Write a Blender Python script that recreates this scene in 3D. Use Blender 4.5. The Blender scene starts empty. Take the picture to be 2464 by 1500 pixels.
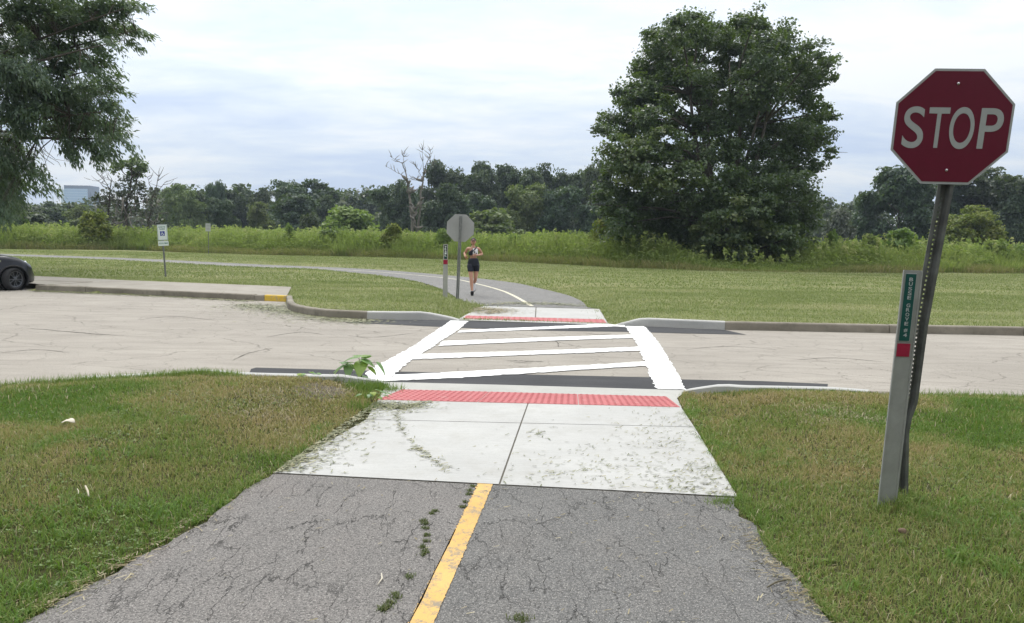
import bpy, bmesh, math, random
import numpy as np
from mathutils import Vector, Matrix
PI = math.pi
SC = bpy.context.scene
COL = SC.collection

# ------------------------------------------------------------------ camera
CAM_H = 1.53
FOC = 1850.0                      # focal length in pixels of a 2464 px wide frame
PITCH = math.atan(160 / FOC)
ROLL = math.atan(0.02)
cam_data = bpy.data.cameras.new('camera')
cam_data.sensor_width = 36.0
cam_data.lens = 36.0 * FOC / 2464.0
cam_data.clip_start = 0.05
cam_data.clip_end = 9000.0
cam = bpy.data.objects.new('camera', cam_data)
COL.objects.link(cam)
CAM_R = Matrix.Rotation(PI / 2 - PITCH, 4, 'X') @ Matrix.Rotation(ROLL, 4, 'Z')
cam.matrix_world = Matrix.Translation((0, 0, CAM_H)) @ CAM_R
SC.camera = cam

# ------------------------------------------------------------------ sky, sun, exposure
SUN_EL, SUN_AZ = math.radians(52), math.radians(-22)       # azimuth from +Y, negative = to the left
SUN_DIR = Vector((math.sin(SUN_AZ) * math.cos(SUN_EL), math.cos(SUN_AZ) * math.cos(SUN_EL), math.sin(SUN_EL)))
world = bpy.data.worlds.new('World')
SC.world = world
world.use_nodes = True
nt = world.node_tree
nt.nodes.clear()
def WN(t, **k):
    n = nt.nodes.new(t)
    for a, b in k.items(): setattr(n, a, b)
    return n
def WM(op, a, b=None, clamp=False):
    n = WN('ShaderNodeMath', operation=op, use_clamp=clamp)
    for i, v in enumerate((a, b)):
        if v is None: continue
        if isinstance(v, (int, float)): n.inputs[i].default_value = v
        else: nt.links.new(v, n.inputs[i])
    return n.outputs[0]
w_out = WN('ShaderNodeOutputWorld'); w_bg = WN('ShaderNodeBackground')
w_bg.inputs['Strength'].default_value = 0.1
sky = WN('ShaderNodeTexSky', sky_type='NISHITA', sun_disc=False, sun_elevation=SUN_EL, sun_rotation=SUN_AZ,
         air_density=1.2, dust_density=2.0)
tc = WN('ShaderNodeTexCoord')
sep = WN('ShaderNodeSeparateXYZ'); nt.links.new(tc.outputs['Generated'], sep.inputs[0])
zc = WM('ADD', WM('MAXIMUM', sep.outputs[2], 0.0), 0.16)
cmb = WN('ShaderNodeCombineXYZ')                             # flat cloud deck seen in perspective
nt.links.new(WM('DIVIDE', sep.outputs[0], zc), cmb.inputs[0])
nt.links.new(WM('DIVIDE', sep.outputs[1], zc), cmb.inputs[1])
def wnoise(scale, detail, rough, off, dist=0.3):
    mp = WN('ShaderNodeMapping'); mp.inputs['Location'].default_value = off
    mp.inputs['Scale'].default_value = (0.75, 1.25, 1)
    mp.inputs['Rotation'].default_value = (0, 0, 0.18)
    nt.links.new(cmb.outputs[0], mp.inputs[0])
    n = WN('ShaderNodeTexNoise'); n.inputs['Scale'].default_value = scale
    n.inputs['Detail'].default_value = detail; n.inputs['Roughness'].default_value = rough
    n.inputs['Distortion'].default_value = dist
    nt.links.new(mp.outputs[0], n.inputs['Vector'])
    return n.outputs['Fac']
n1 = wnoise(0.95, 5, 0.52, (3.1, 1.7, 0))
n2 = wnoise(2.8, 5, 0.58, (7.4, 2.2, 4))
nn = WM('ADD', WM('MULTIPLY', n1, 0.7), WM('MULTIPLY', n2, 0.3))
ramp = WN('ShaderNodeValToRGB')
e = ramp.color_ramp.elements
e[0].position = 0.41; e[0].color = (5.0, 6.35, 8.9, 1)
e[1].position = 0.59; e[1].color = (9.1, 9.5, 10.0, 1)
m = ramp.color_ramp.elements.new(0.5); m.color = (6.9, 7.95, 9.5, 1)
nt.links.new(nn, ramp.inputs[0])
mixc = WN('ShaderNodeMix', data_type='RGBA'); mixc.inputs[0].default_value = 0.88
nt.links.new(sky.outputs[0], mixc.inputs[6]); nt.links.new(ramp.outputs[0], mixc.inputs[7])
# an overcast sky: brighter overhead and round the veiled sun
el = WM('MAXIMUM', sep.outputs[2], 0.0)
up = WM('MULTIPLY', WM('POWER', el, 1.6), 1.95)
dot = WN('ShaderNodeVectorMath', operation='DOT_PRODUCT')
nt.links.new(tc.outputs['Generated'], dot.inputs[0]); dot.inputs[1].default_value = SUN_DIR
glow = WM('MULTIPLY', WM('POWER', WM('MAXIMUM', dot.outputs['Value'], 0.0), 7.0), 0.6)
back = WM('MULTIPLY', WM('MAXIMUM', WM('MULTIPLY', sep.outputs[1], -1.0), 0.0), 0.5)      # sky dimmed behind the camera to darken the near sign's face
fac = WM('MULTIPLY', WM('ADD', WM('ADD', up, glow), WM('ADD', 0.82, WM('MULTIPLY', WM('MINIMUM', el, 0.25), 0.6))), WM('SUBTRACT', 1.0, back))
wht = WN('ShaderNodeMix', data_type='RGBA')                  # the deck is whiter overhead than near the horizon
nt.links.new(WM('MULTIPLY', WM('POWER', el, 0.8), 0.95, True), wht.inputs[0])
nt.links.new(mixc.outputs[2], wht.inputs[6]); wht.inputs[7].default_value = (8.6, 8.5, 8.1, 1)
scl = WN('ShaderNodeVectorMath', operation='SCALE')
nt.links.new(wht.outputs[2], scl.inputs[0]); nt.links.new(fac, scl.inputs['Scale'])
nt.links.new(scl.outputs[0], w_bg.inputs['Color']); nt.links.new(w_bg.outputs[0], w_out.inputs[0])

sun_data = bpy.data.lights.new('sun', 'SUN')
sun_data.energy = 1.2
sun_data.angle = math.radians(14)
sun_data.color = (1.0, 0.96, 0.90)
sun = bpy.data.objects.new('sun', sun_data)
COL.objects.link(sun)
sun.rotation_euler = SUN_DIR.to_track_quat('Z', 'Y').to_euler()
sun.location = (0, 0, 60)

SC.view_settings.view_transform = 'Standard'
SC.view_settings.look = 'None'
SC.view_settings.exposure = 0.12
SC.view_settings.gamma = 1.0
SC.view_settings.use_curve_mapping = False
SC.render.engine = 'CYCLES'
SC.cycles.max_bounces = 6
SC.cycles.transparent_max_bounces = 6
SC.cycles.volume_bounces = 0
SC.cycles.use_denoising = True
SC.cycles.denoising_prefilter = 'ACCURATE'
SC.cycles.sample_clamp_indirect = 6.0

# ------------------------------------------------------------------ surveying: where a sight line meets the ground or a given distance
R3 = np.array(CAM_R.to_3x3())
def ray(x, y): return R3 @ np.array([(x - 1232) / FOC, -(y - 750) / FOC, -1.0])
def G(x, y, z=0.0):
    d = ray(x, y); t = (z - CAM_H) / d[2]
    return np.array([0, 0, CAM_H]) + d * t
def G2(x, y, z=0.0): return G(x, y, z)[:2]
def AT(x, y, Y):
    d = ray(x, y)
    return np.array([0, 0, CAM_H]) + d * Y / d[1]

# ------------------------------------------------------------------ helpers
def tag(o, label=None, cat=None, group=None, kind=None):
    if label: o['label'] = label
    if cat: o['category'] = cat
    if group: o['group'] = group
    if kind: o['kind'] = kind
    return o
def empty(name, loc, rz=0.0):
    o = bpy.data.objects.new(name, None); COL.objects.link(o)
    o.location = loc; o.rotation_euler = (0, 0, rz); o.empty_display_size = 0.2
    return o
def link(name, me, mat, parent=None, loc=None):
    o = bpy.data.objects.new(name, me); COL.objects.link(o)
    if mat is not None:
        for mm in (mat if isinstance(mat, (list, tuple)) else [mat]): me.materials.append(mm)
    if parent is not None: o.parent = parent
    if loc is not None: o.location = loc
    return o
def np_mesh(name, V, F, attrs=None, smooth=False):
    """V (n,3), F (m,k) with one k"""
    me = bpy.data.meshes.new(name)
    V = np.asarray(V, np.float32); F = np.asarray(F, np.int32)
    m, k = F.shape
    me.vertices.add(len(V)); me.vertices.foreach_set('co', V.ravel())
    me.loops.add(m * k); me.loops.foreach_set('vertex_index', F.ravel())
    me.polygons.add(m); me.polygons.foreach_set('loop_start', np.arange(0, m * k, k, dtype=np.int32))
    if smooth: me.polygons.foreach_set('use_smooth', np.ones(m, bool))
    me.update(calc_edges=True)
    for n, a in (attrs or {}).items():
        at = me.attributes.new(n, 'FLOAT', 'FACE'); at.data.foreach_set('value', np.asarray(a, np.float32))
    return me
class MB:
    """collects polygons into one mesh"""
    def __init__(s): s.v = []; s.f = []; s.mi = []
    def add(s, vs, fs, mi=0):
        b = len(s.v); s.v += [tuple(map(float, p)) for p in vs]
        s.f += [tuple(b + i for i in f) for f in fs]; s.mi += [mi] * len(fs)
    def box(s, c, size, rot=None, mi=0):
        x, y, z = (q / 2 for q in size)
        P = [Vector((a, b, d)) for d in (-z, z) for a, b in ((-x, -y), (x, -y), (x, y), (-x, y))]
        if rot is not None: P = [rot @ p for p in P]
        c = Vector(c)
        s.add([p + c for p in P], [(3, 2, 1, 0), (4, 5, 6, 7), (0, 1, 5, 4), (1, 2, 6, 5), (2, 3, 7, 6), (3, 0, 4, 7)], mi)
    def tube(s, pts, rad, n=8, cap=True, mi=0):
        pts = [Vector(p) for p in pts]
        rad = list(rad) if hasattr(rad, '__len__') else [rad] * len(pts)
        b = len(s.v); up = Vector((0.13, 0.31, 0.94))
        for i, p in enumerate(pts):
            t = (pts[min(i + 1, len(pts) - 1)] - pts[max(i - 1, 0)])
            t = t.normalized() if t.length > 1e-9 else Vector((0, 0, 1))
            u = t.cross(up)
            if u.length < 1e-3: u = t.cross(Vector((1, 0, 0)))
            u.normalize(); w = t.cross(u)
            for k in range(n):
                a = 2 * PI * k / n
                s.v.append(tuple(p + (u * math.cos(a) + w * math.sin(a)) * rad[i]))
        for i in range(len(pts) - 1):
            for k in range(n):
                s.f.append((b + i * n + k, b + i * n + (k + 1) % n, b + (i + 1) * n + (k + 1) % n, b + (i + 1) * n + k)); s.mi.append(mi)
        if cap:
            s.f.append(tuple(b + k for k in reversed(range(n)))); s.f.append(tuple(b + (len(pts) - 1) * n + k for k in range(n))); s.mi += [mi, mi]
    def loft(s, rings, cap=True, mi=0):
        n = len(rings[0]); b = len(s.v)
        for r in rings: s.v += [tuple(map(float, p)) for p in r]
        for i in range(len(rings) - 1):
            for k in range(n):
                s.f.append((b + i * n + k, b + i * n + (k + 1) % n, b + (i + 1) * n + (k + 1) % n, b + (i + 1) * n + k)); s.mi.append(mi)
        if cap:
            s.f.append(tuple(b + k for k in reversed(range(n)))); s.f.append(tuple(b + (len(rings) - 1) * n + k for k in range(n))); s.mi += [mi, mi]
    def mesh(s, name, smooth=False):
        me = bpy.data.meshes.new(name); me.from_pydata(s.v, [], s.f)
        me.polygons.foreach_set('material_index', s.mi)
        if smooth: me.polygons.foreach_set('use_smooth', [True] * len(s.f))
        me.update(); return me
    def build(s, name, mat, parent=None, smooth=False, loc=None):
        return link(name, s.mesh(name, smooth), mat, parent, loc)
def bevel(o, w, seg=2):
    b = o.modifiers.new('bevel', 'BEVEL'); b.width = w; b.segments = seg; b.limit_method = 'ANGLE'; b.angle_limit = 0.6
    return o
def sheet(name, pts, z, mat, parent=None):
    """flat polygon sheet at height z"""
    me = bpy.data.meshes.new(name); bm = bmesh.new()
    f = bm.faces.new([bm.verts.new((float(p[0]), float(p[1]), z)) for p in pts])
    if f.normal.z < 0: f.normal_flip()
    bm.normal_update()
    if f.normal.z < 0: f.normal_flip()
    bmesh.ops.triangulate(bm, faces=bm.faces[:])
    bm.to_mesh(me); bm.free()
    return link(name, me, mat, parent)
def text_mesh(body, size, depth=0.0, offset=0.0):
    cu = bpy.data.curves.new('text', 'FONT'); cu.body = body; cu.size = size
    cu.align_x = 'CENTER'; cu.align_y = 'CENTER'; cu.extrude = depth; cu.offset = offset
    o = bpy.data.objects.new('text', cu)
    me = bpy.data.meshes.new_from_object(o)
    bpy.data.objects.remove(o); bpy.data.curves.remove(cu)
    return me
def spline(P, n):
    """Catmull-Rom through P, n points a span"""
    P = [np.asarray(p, float) for p in P]; out = []
    for i in range(len(P) - 1):
        p0, p1, p2, p3 = P[max(i - 1, 0)], P[i], P[i + 1], P[min(i + 2, len(P) - 1)]
        for k in range(n):
            t = k / n
            out.append(0.5 * (2 * p1 + (p2 - p0) * t + (2 * p0 - 5 * p1 + 4 * p2 - p3) * t * t + (3 * p1 - p0 - 3 * p2 + p3) * t ** 3))
    out.append(P[-1]); return out
_lat = np.random.RandomState(5).rand(256, 256)
def vnoise(x, y, s, seed=0):
    x = np.asarray(x) / s + seed * 17.3; y = np.asarray(y) / s + seed * 9.1
    xi = np.floor(x).astype(int); yi = np.floor(y).astype(int); fx = x - xi; fy = y - yi
    fx = fx * fx * (3 - 2 * fx); fy = fy * fy * (3 - 2 * fy)
    g = lambda a, b: _lat[a % 256, b % 256]
    return (g(xi, yi) * (1 - fx) + g(xi + 1, yi) * fx) * (1 - fy) + (g(xi, yi + 1) * (1 - fx) + g(xi + 1, yi + 1) * fx) * fy
def fbm(x, y, s, seed=0): return 0.55 * vnoise(x, y, s, seed) + 0.3 * vnoise(x, y, s / 2.1, seed + 1) + 0.15 * vnoise(x, y, s / 4.3, seed + 2)
def sdist(px, py, poly):
    """signed distance to a polygon, negative inside"""
    px = np.asarray(px, float); py = np.asarray(py, float)
    P = np.asarray(poly, float); d = np.full(px.shape, 1e18); ins = np.zeros(px.shape, bool)
    for i in range(len(P)):
        a = P[i]; b = P[(i + 1) % len(P)]; e0, e1 = b - a
        t = np.clip(((px - a[0]) * e0 + (py - a[1]) * e1) / max(e0 * e0 + e1 * e1, 1e-12), 0, 1)
        d = np.minimum(d, (px - a[0] - t * e0) ** 2 + (py - a[1] - t * e1) ** 2)
        c = (a[1] > py) != (b[1] > py)
        with np.errstate(divide='ignore', invalid='ignore'):
            ins ^= c & (px < (b[0] - a[0]) * (py - a[1]) / (b[1] - a[1] + 1e-30) + a[0])
    d = np.sqrt(d); return np.where(ins, -d, d)
def smooth01(x): x = np.clip(x, 0, 1); return x * x * (3 - 2 * x)

# ------------------------------------------------------------------ materials
class NT:
    def __init__(s, name):
        s.m = bpy.data.materials.new(name); s.m.use_nodes = True; s.t = s.m.node_tree; s.t.nodes.clear()
        s.out = s.N('ShaderNodeOutputMaterial'); s.b = s.N('ShaderNodeBsdfPrincipled'); s.L(s.b.outputs[0], s.out.inputs[0])
        s._tc = None
    def N(s, t, **k):
        n = s.t.nodes.new(t)
        for a, b in k.items(): setattr(n, a, b)
        return n
    def L(s, a, b): s.t.links.new(a, b)
    def set(s, i, v):
        if hasattr(v, 'links') or hasattr(v, 'is_linked'): s.L(v, s.b.inputs[i])
        else: s.b.inputs[i].default_value = (*v, 1) if isinstance(v, tuple) and len(v) == 3 else v
    def co(s, scale=(1, 1, 1), rot=(0, 0, 0)):
        if s._tc is None: s._tc = s.N('ShaderNodeTexCoord')
        mp = s.N('ShaderNodeMapping'); mp.inputs['Scale'].default_value = scale; mp.inputs['Rotation'].default_value = rot
        s.L(s._tc.outputs['Object'], mp.inputs[0]); return mp.outputs[0]
    def noise(s, scale, detail=3, rough=0.5, vec=None, dist=0.0, col=False):
        n = s.N('ShaderNodeTexNoise'); n.inputs['Scale'].default_value = scale; n.inputs['Detail'].default_value = detail
        n.inputs['Roughness'].default_value = rough; n.inputs['Distortion'].default_value = dist
        s.L(vec if vec is not None else s.co(), n.inputs['Vector']); return n.outputs['Color' if col else 'Fac']
    def math(s, op, a, b=None, c=None, clamp=False):
        n = s.N('ShaderNodeMath', operation=op, use_clamp=clamp)
        for i, v in enumerate((a, b, c)):
            if v is None: continue
            if isinstance(v, (int, float)): n.inputs[i].default_value = v
            else: s.L(v, n.inputs[i])
        return n.outputs[0]
    def ramp(s, v, stops):
        n = s.N('ShaderNodeValToRGB'); r = n.color_ramp
        while len(r.elements) < len(stops): r.elements.new(0.5)
        for e, (p, c) in zip(r.elements, stops): e.position = p; e.color = (c, c, c, 1) if isinstance(c, (int, float)) else (*c, 1)
        s.L(v, n.inputs[0]); return n.outputs[0]
    def mix(s, f, a, b, blend='MIX'):
        n = s.N('ShaderNodeMix', data_type='RGBA', blend_type=blend)
        for i, v in ((0, f), (6, a), (7, b)):
            if isinstance(v, tuple): n.inputs[i].default_value = (*v, 1)
            elif isinstance(v, (int, float)): n.inputs[i].default_value = v
            else: s.L(v, n.inputs[i])
        return n.outputs[2]
    def attr(s, name):
        n = s.N('ShaderNodeAttribute', attribute_name=name); return n.outputs['Fac']
    def bump(s, h, strength=0.3, dist=0.02):
        n = s.N('ShaderNodeBump'); n.inputs['Strength'].default_value = strength; n.inputs['Distance'].default_value = dist
        s.L(h, n.inputs['Height']); s.L(n.outputs[0], s.b.inputs['Normal'])
    def cracks(s, scale, width, vec=None, warp=0.25, wscale=None, randomness=1.0):
        """thin irregular crack lines, 1 on the crack"""
        v = vec if vec is not None else s.co()
        wn = s.noise(wscale or scale * 2.2, 4, 0.6, v, col=True)
        a = s.N('ShaderNodeVectorMath', operation='SUBTRACT'); s.L(wn, a.inputs[0]); a.inputs[1].default_value = (0.5, 0.5, 0.5)
        b = s.N('ShaderNodeVectorMath', operation='SCALE'); s.L(a.outputs[0], b.inputs[0]); b.inputs['Scale'].default_value = warp
        c = s.N('ShaderNodeVectorMath', operation='ADD'); s.L(v, c.inputs[0]); s.L(b.outputs[0], c.inputs[1])
        vo = s.N('ShaderNodeTexVoronoi', feature='DISTANCE_TO_EDGE', voronoi_dimensions='2D'); vo.inputs['Scale'].default_value = scale
        vo.inputs['Randomness'].default_value = randomness
        s.L(c.outputs[0], vo.inputs['Vector'])
        return s.ramp(vo.outputs['Distance'], [(0.0, 1.0), (width, 0.0)])
def plain(name, col, rough=0.6, metal=0.0, var=0.15, nscale=8.0, spec=0.4, coat=0.0):
    k = NT(name)
    n = k.noise(nscale, 5, 0.6)
    lo = tuple(c * (1 - var) for c in col); hi = tuple(min(1, c * (1 + var)) for c in col)
    k.set('Base Color', k.ramp(n, [(0.3, lo), (0.7, hi)]))
    k.set('Roughness', rough); k.set('Metallic', metal); k.set('Specular IOR Level', spec)
    if coat: k.set('Coat Weight', coat); k.set('Coat Roughness', 0.1)
    return k.m
def leafmat(name, a, b, c=None, trans=0.3, rough=0.5, spec=0.35, objvar=0.0, nscale=None):
    """foliage: colour runs from a to b (to c) on a per-leaf value; light shines through the leaves"""
    k = NT(name)
    r = k.attr('rnd')
    col = k.ramp(r, [(0.0, a), (0.6, b), (1.0, c or b)])
    if nscale:
        n = k.noise(nscale, 2, 0.5)
        col = k.mix(k.ramp(n, [(0.35, 0.0), (0.7, 0.6)]), col, c or b)
    if objvar:
        oi = k.N('ShaderNodeObjectInfo')
        hs = k.N('ShaderNodeHueSaturation')
        k.L(k.math('ADD', 0.5 - objvar * 0.12, k.math('MULTIPLY', oi.outputs['Random'], objvar * 0.24)), hs.inputs['Hue'])
        rr = k.math('FRACT', k.math('MULTIPLY', oi.outputs['Random'], 7.31))
        k.L(k.math('ADD', 1 - objvar * 0.6, k.math('MULTIPLY', rr, objvar * 1.2)), hs.inputs['Value'])
        k.L(col, hs.inputs['Color']); col = hs.outputs[0]
    k.set('Base Color', col); k.set('Roughness', rough); k.set('Specular IOR Level', spec)
    t = k.N('ShaderNodeBsdfTranslucent'); 
    k.L(k.mix(0.5, col, (0.25, 0.38, 0.03), 'MIX'), t.inputs[0])
    ms = k.N('ShaderNodeMixShader'); ms.inputs[0].default_value = trans
    k.L(k.b.outputs[0], ms.inputs[1]); k.L(t.outputs[0], ms.inputs[2]); k.L(ms.outputs[0], k.out.inputs[0])
    return k.m
def bark(name, a, b, scale=6.0):
    k = NT(name)
    n = k.noise(scale, 6, 0.65, k.co((3, 3, 0.6)))
    k.set('Base Color', k.ramp(n, [(0.3, a), (0.7, b)])); k.set('Roughness', 0.9); k.set('Specular IOR Level', 0.15)
    k.bump(n, 0.6, 0.03); return k.m
# ------------------------------------------------------------------ ground materials
def mat_road():
    k = NT('worn_pale_asphalt')
    big = k.noise(0.35, 4, 0.55); mid = k.noise(2.2, 5, 0.65, k.co((0.35, 1.4, 1))); fine = k.noise(70, 3, 0.7); grit = k.noise(210, 2, 0.6)
    c = k.ramp(big, [(0.3, (0.310, 0.284, 0.250)), (0.7, (0.395, 0.364, 0.320))])
    c = k.mix(k.ramp(mid, [(0.42, 0.0), (0.75, 0.75)]), c, (0.245, 0.222, 0.192))
    c = k.mix(k.ramp(fine, [(0.34, 0.75), (0.55, 0.0)]), c, (0.18, 0.165, 0.145))
    c = k.mix(k.ramp(grit, [(0.55, 0.0), (0.8, 0.5)]), c, (0.56, 0.53, 0.49))
    msk = k.ramp(k.noise(0.5, 3, 0.6), [(0.42, 0.15), (0.62, 1.0)])
    cr = k.math('MULTIPLY', k.cracks(1.7, 0.016, warp=0.35), msk)
    cr2 = k.math('MULTIPLY', k.cracks(0.42, 0.006, k.co((0.6, 1.6, 1)), warp=0.6), 0.8)
    cr3 = k.math('MULTIPLY', k.cracks(5.2, 0.03, warp=0.12), k.ramp(k.noise(0.8, 3, 0.6, k.co((1, 1, 1), (0, 0, 1))), [(0.5, 0.0), (0.66, 0.55)]))
    cs = k.math('MAXIMUM', k.math('MAXIMUM', cr, cr2), cr3)
    c = k.mix(k.math('MULTIPLY', cs, 0.72), c, (0.085, 0.075, 0.06))
    k.set('Base Color', c); k.set('Roughness', 0.92); k.set('Specular IOR Level', 0.2)
    h = k.math('SUBTRACT', k.math('MULTIPLY', fine, 0.3), k.math('MULTIPLY', cs, 1.0))
    k.bump(h, 0.5, 0.012); return k.m
def mat_path(name, a, b, stretch, tint, dark):
    k = NT(name)
    v = k.co()
    big = k.noise(0.9, 4, 0.6); mid = k.noise(5, 4, 0.6); fine = k.noise(75, 3, 0.75); grit = k.noise(190, 2, 0.7)
    c = k.ramp(big, [(0.32, a), (0.7, b)])
    c = k.mix(k.ramp(k.noise(1.7, 4, 0.6, k.co((1, 0.6, 1), (0, 0, 0.4))), [(0.5, 0.0), (0.75, 0.55)]), c, tint)
    c = k.mix(k.ramp(mid, [(0.35, 0.35), (0.6, 0.0)]), c, dark)
    c = k.mix(k.ramp(fine, [(0.38, 0.9), (0.57, 0.0)]), c, (0.065, 0.063, 0.061))
    c = k.mix(k.ramp(grit, [(0.54, 0.0), (0.70, 0.85)]), c, (0.40, 0.38, 0.355))
    vo = k.N('ShaderNodeTexVoronoi', voronoi_dimensions='2D'); vo.inputs['Scale'].default_value = 34; k.L(v, vo.inputs['Vector'])
    c = k.mix(k.ramp(vo.outputs['Distance'], [(0.07, 0.6), (0.12, 0.0)]), c, (0.42, 0.40, 0.38))
    m1 = k.math('MULTIPLY', k.ramp(k.noise(0.9, 3, 0.6, k.co((1, 1, 1), (0, 0, 2.1))), [(0.40, 0.25), (0.60, 1.0)]), k.ramp(k.noise(3.4, 3, 0.6), [(0.44, 0.0), (0.53, 1.0)]))
    c1 = k.math('MULTIPLY', k.cracks(3.6, 0.016, k.co((1, stretch, 1), (0, 0, 0.12)), warp=0.22, wscale=11), m1)
    c2 = k.math('MULTIPLY', k.cracks(6.6, 0.022, k.co((1, stretch, 1), (0, 0, -0.2)), warp=0.15, wscale=15), k.ramp(k.noise(1.9, 3, 0.6), [(0.47, 0.0), (0.56, 0.8)]))
    cs = k.math('MAXIMUM', c1, c2)
    c = k.mix(k.math('MULTIPLY', cs, 0.85), c, (0.025, 0.025, 0.022))
    k.set('Base Color', c); k.set('Roughness', 0.9); k.set('Specular IOR Level', 0.25)
    h = k.math('SUBTRACT', k.math('ADD', k.math('MULTIPLY', fine, 0.35), k.math('MULTIPLY', grit, 0.12)), k.math('MULTIPLY', cs, 1.2))
    k.bump(h, 0.7, 0.012); return k.m
def mat_newasphalt():
    k = NT('fresh_black_asphalt'); fine = k.noise(110, 3, 0.7); big = k.noise(2.5, 4, 0.6, k.co((0.4, 1.5, 1)))
    c = k.ramp(big, [(0.3, (0.033, 0.034, 0.037)), (0.75, (0.058, 0.058, 0.062))])
    c = k.mix(k.ramp(fine, [(0.6, 0.0), (0.85, 0.6)]), c, (0.13, 0.13, 0.13))
    k.set('Base Color', c); k.set('Roughness', 0.85); k.set('Specular IOR Level', 0.3); k.bump(fine, 0.5, 0.01); return k.m
def mat_concrete(name, a, b, stain, amt=0.4, broom=True):
    k = NT(name); big = k.noise(1.1, 5, 0.6); fine = k.noise(60, 4, 0.7); br = k.noise(45, 3, 0.6, k.co((0.12, 2.2, 1)))
    c = k.ramp(big, [(0.3, a), (0.7, b)])
    c = k.mix(k.ramp(k.noise(3.1, 6, 0.7), [(0.5, 0.0), (0.78, amt)]), c, stain)
    c = k.mix(k.ramp(fine, [(0.3, 0.25), (0.5, 0.0)]), c, tuple(q * 0.6 for q in a))
    if broom: c = k.mix(k.ramp(br, [(0.35, 0.22), (0.6, 0.0)]), c, tuple(q * 0.72 for q in a))
    k.set('Base Color', c); k.set('Roughness', 0.85); k.set('Specular IOR Level', 0.25)
    k.bump(k.math('ADD', k.math('MULTIPLY', fine, 0.4), br), 0.25, 0.006); return k.m
def mat_paint(name, a, b, under, lo, hi, edge=None):
    k = NT(name); n = k.noise(9, 6, 0.75); f = k.noise(90, 3, 0.7)
    w = k.math('ADD', k.math('MULTIPLY', n, 0.65), k.math('MULTIPLY', f, 0.35))
    c = k.ramp(k.noise(2.0, 4, 0.6), [(0.3, a), (0.7, b)])
    c = k.mix(k.ramp(w, [(lo, 1.0), (hi, 0.0)]), c, under)
    k.set('Base Color', c); k.set('Roughness', 0.65); k.set('Specular IOR Level', 0.3); k.bump(f, 0.3, 0.004); return k.m
def mat_ground():
    k = NT('mown_turf_soil')
    big = k.noise(0.22, 5, 0.6, k.co((0.6, 1.3, 1))); mid = k.noise(1.6, 5, 0.65, k.co((0.45, 1.5, 1))); fine = k.noise(30, 4, 0.75, k.co((0.5, 1, 1)))
    c = k.ramp(big, [(0.3, (0.155, 0.180, 0.066)), (0.52, (0.205, 0.222, 0.096)), (0.72, (0.275, 0.260, 0.135))])
    c = k.mix(k.ramp(mid, [(0.45, 0.0), (0.7, 0.55)]), c, (0.275, 0.265, 0.125))
    c = k.mix(k.ramp(mid, [(0.24, 0.6), (0.42, 0.0)]), c, (0.085, 0.125, 0.036))
    c = k.mix(k.ramp(fine, [(0.3, 0.55), (0.55, 0.0)]), c, (0.065, 0.08, 0.028))
    c = k.mix(k.attr('thatch_shade'), c, k.ramp(k.noise(14, 4, 0.7), [(0.35, (0.040, 0.050, 0.018)), (0.6, (0.080, 0.075, 0.034)), (0.8, (0.13, 0.105, 0.055))]))  # near thatch colour, darkened for the shade between the blades
    k.set('Base Color', c); k.set('Roughness', 0.95); k.set('Specular IOR Level', 0.1); k.bump(fine, 0.7, 0.05); return k.m
M = {}
M['road'] = mat_road()
M['path_left'] = mat_path('old_asphalt_brownish', (0.172, 0.161, 0.153), (0.212, 0.197, 0.187), 0.30, (0.250, 0.215, 0.198), (0.132, 0.126, 0.122))
M['path_right'] = mat_path('old_asphalt_grey', (0.134, 0.133, 0.130), (0.168, 0.165, 0.160), 0.42, (0.190, 0.172, 0.158), (0.092, 0.092, 0.093))
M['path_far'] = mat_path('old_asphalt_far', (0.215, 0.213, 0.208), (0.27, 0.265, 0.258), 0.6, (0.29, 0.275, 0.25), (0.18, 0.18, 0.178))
M['new_asphalt'] = mat_newasphalt()
M['slab'] = mat_concrete('new_concrete', (0.410, 0.408, 0.395), (0.480, 0.478, 0.463), (0.335, 0.32, 0.285), 0.5)
M['apron'] = mat_concrete('apron_concrete', (0.375, 0.372, 0.350), (0.45, 0.445, 0.418), (0.33, 0.32, 0.285), 0.55)
M['kerb_old'] = mat_concrete('weathered_kerb_concrete', (0.17, 0.152, 0.122), (0.30, 0.272, 0.225), (0.10, 0.088, 0.066), 0.8, False)
M['kerb_new'] = mat_concrete('new_kerb_concrete', (0.40, 0.40, 0.385), (0.49, 0.485, 0.468), (0.33, 0.32, 0.29), 0.5, False)
M['walk'] = mat_concrete('old_walk_concrete', (0.27, 0.245, 0.21), (0.35, 0.325, 0.28), (0.21, 0.19, 0.15), 0.6)
M['white_paint'] = mat_paint('white_road_paint', (0.70, 0.70, 0.69), (0.78, 0.78, 0.77), (0.42, 0.40, 0.37), 0.385, 0.45)
M['yellow_paint'] = mat_paint('yellow_line_paint', (0.57, 0.345, 0.095), (0.63, 0.40, 0.135), (0.27, 0.22, 0.155), 0.42, 0.51)
M['kerb_yellow'] = mat_paint('yellow_kerb_paint', (0.60, 0.40, 0.04), (0.66, 0.45, 0.07), (0.36, 0.31, 0.22), 0.42, 0.48)
M['pale_line'] = mat_paint('faded_line_paint', (0.62, 0.58, 0.42), (0.68, 0.64, 0.50), (0.32, 0.31, 0.29), 0.36, 0.5)
M['tactile'] = mat_paint('red_tactile', (0.40, 0.108, 0.112), (0.45, 0.135, 0.138), (0.46, 0.27, 0.25), 0.34, 0.45)
M['ground'] = mat_ground()

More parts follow.
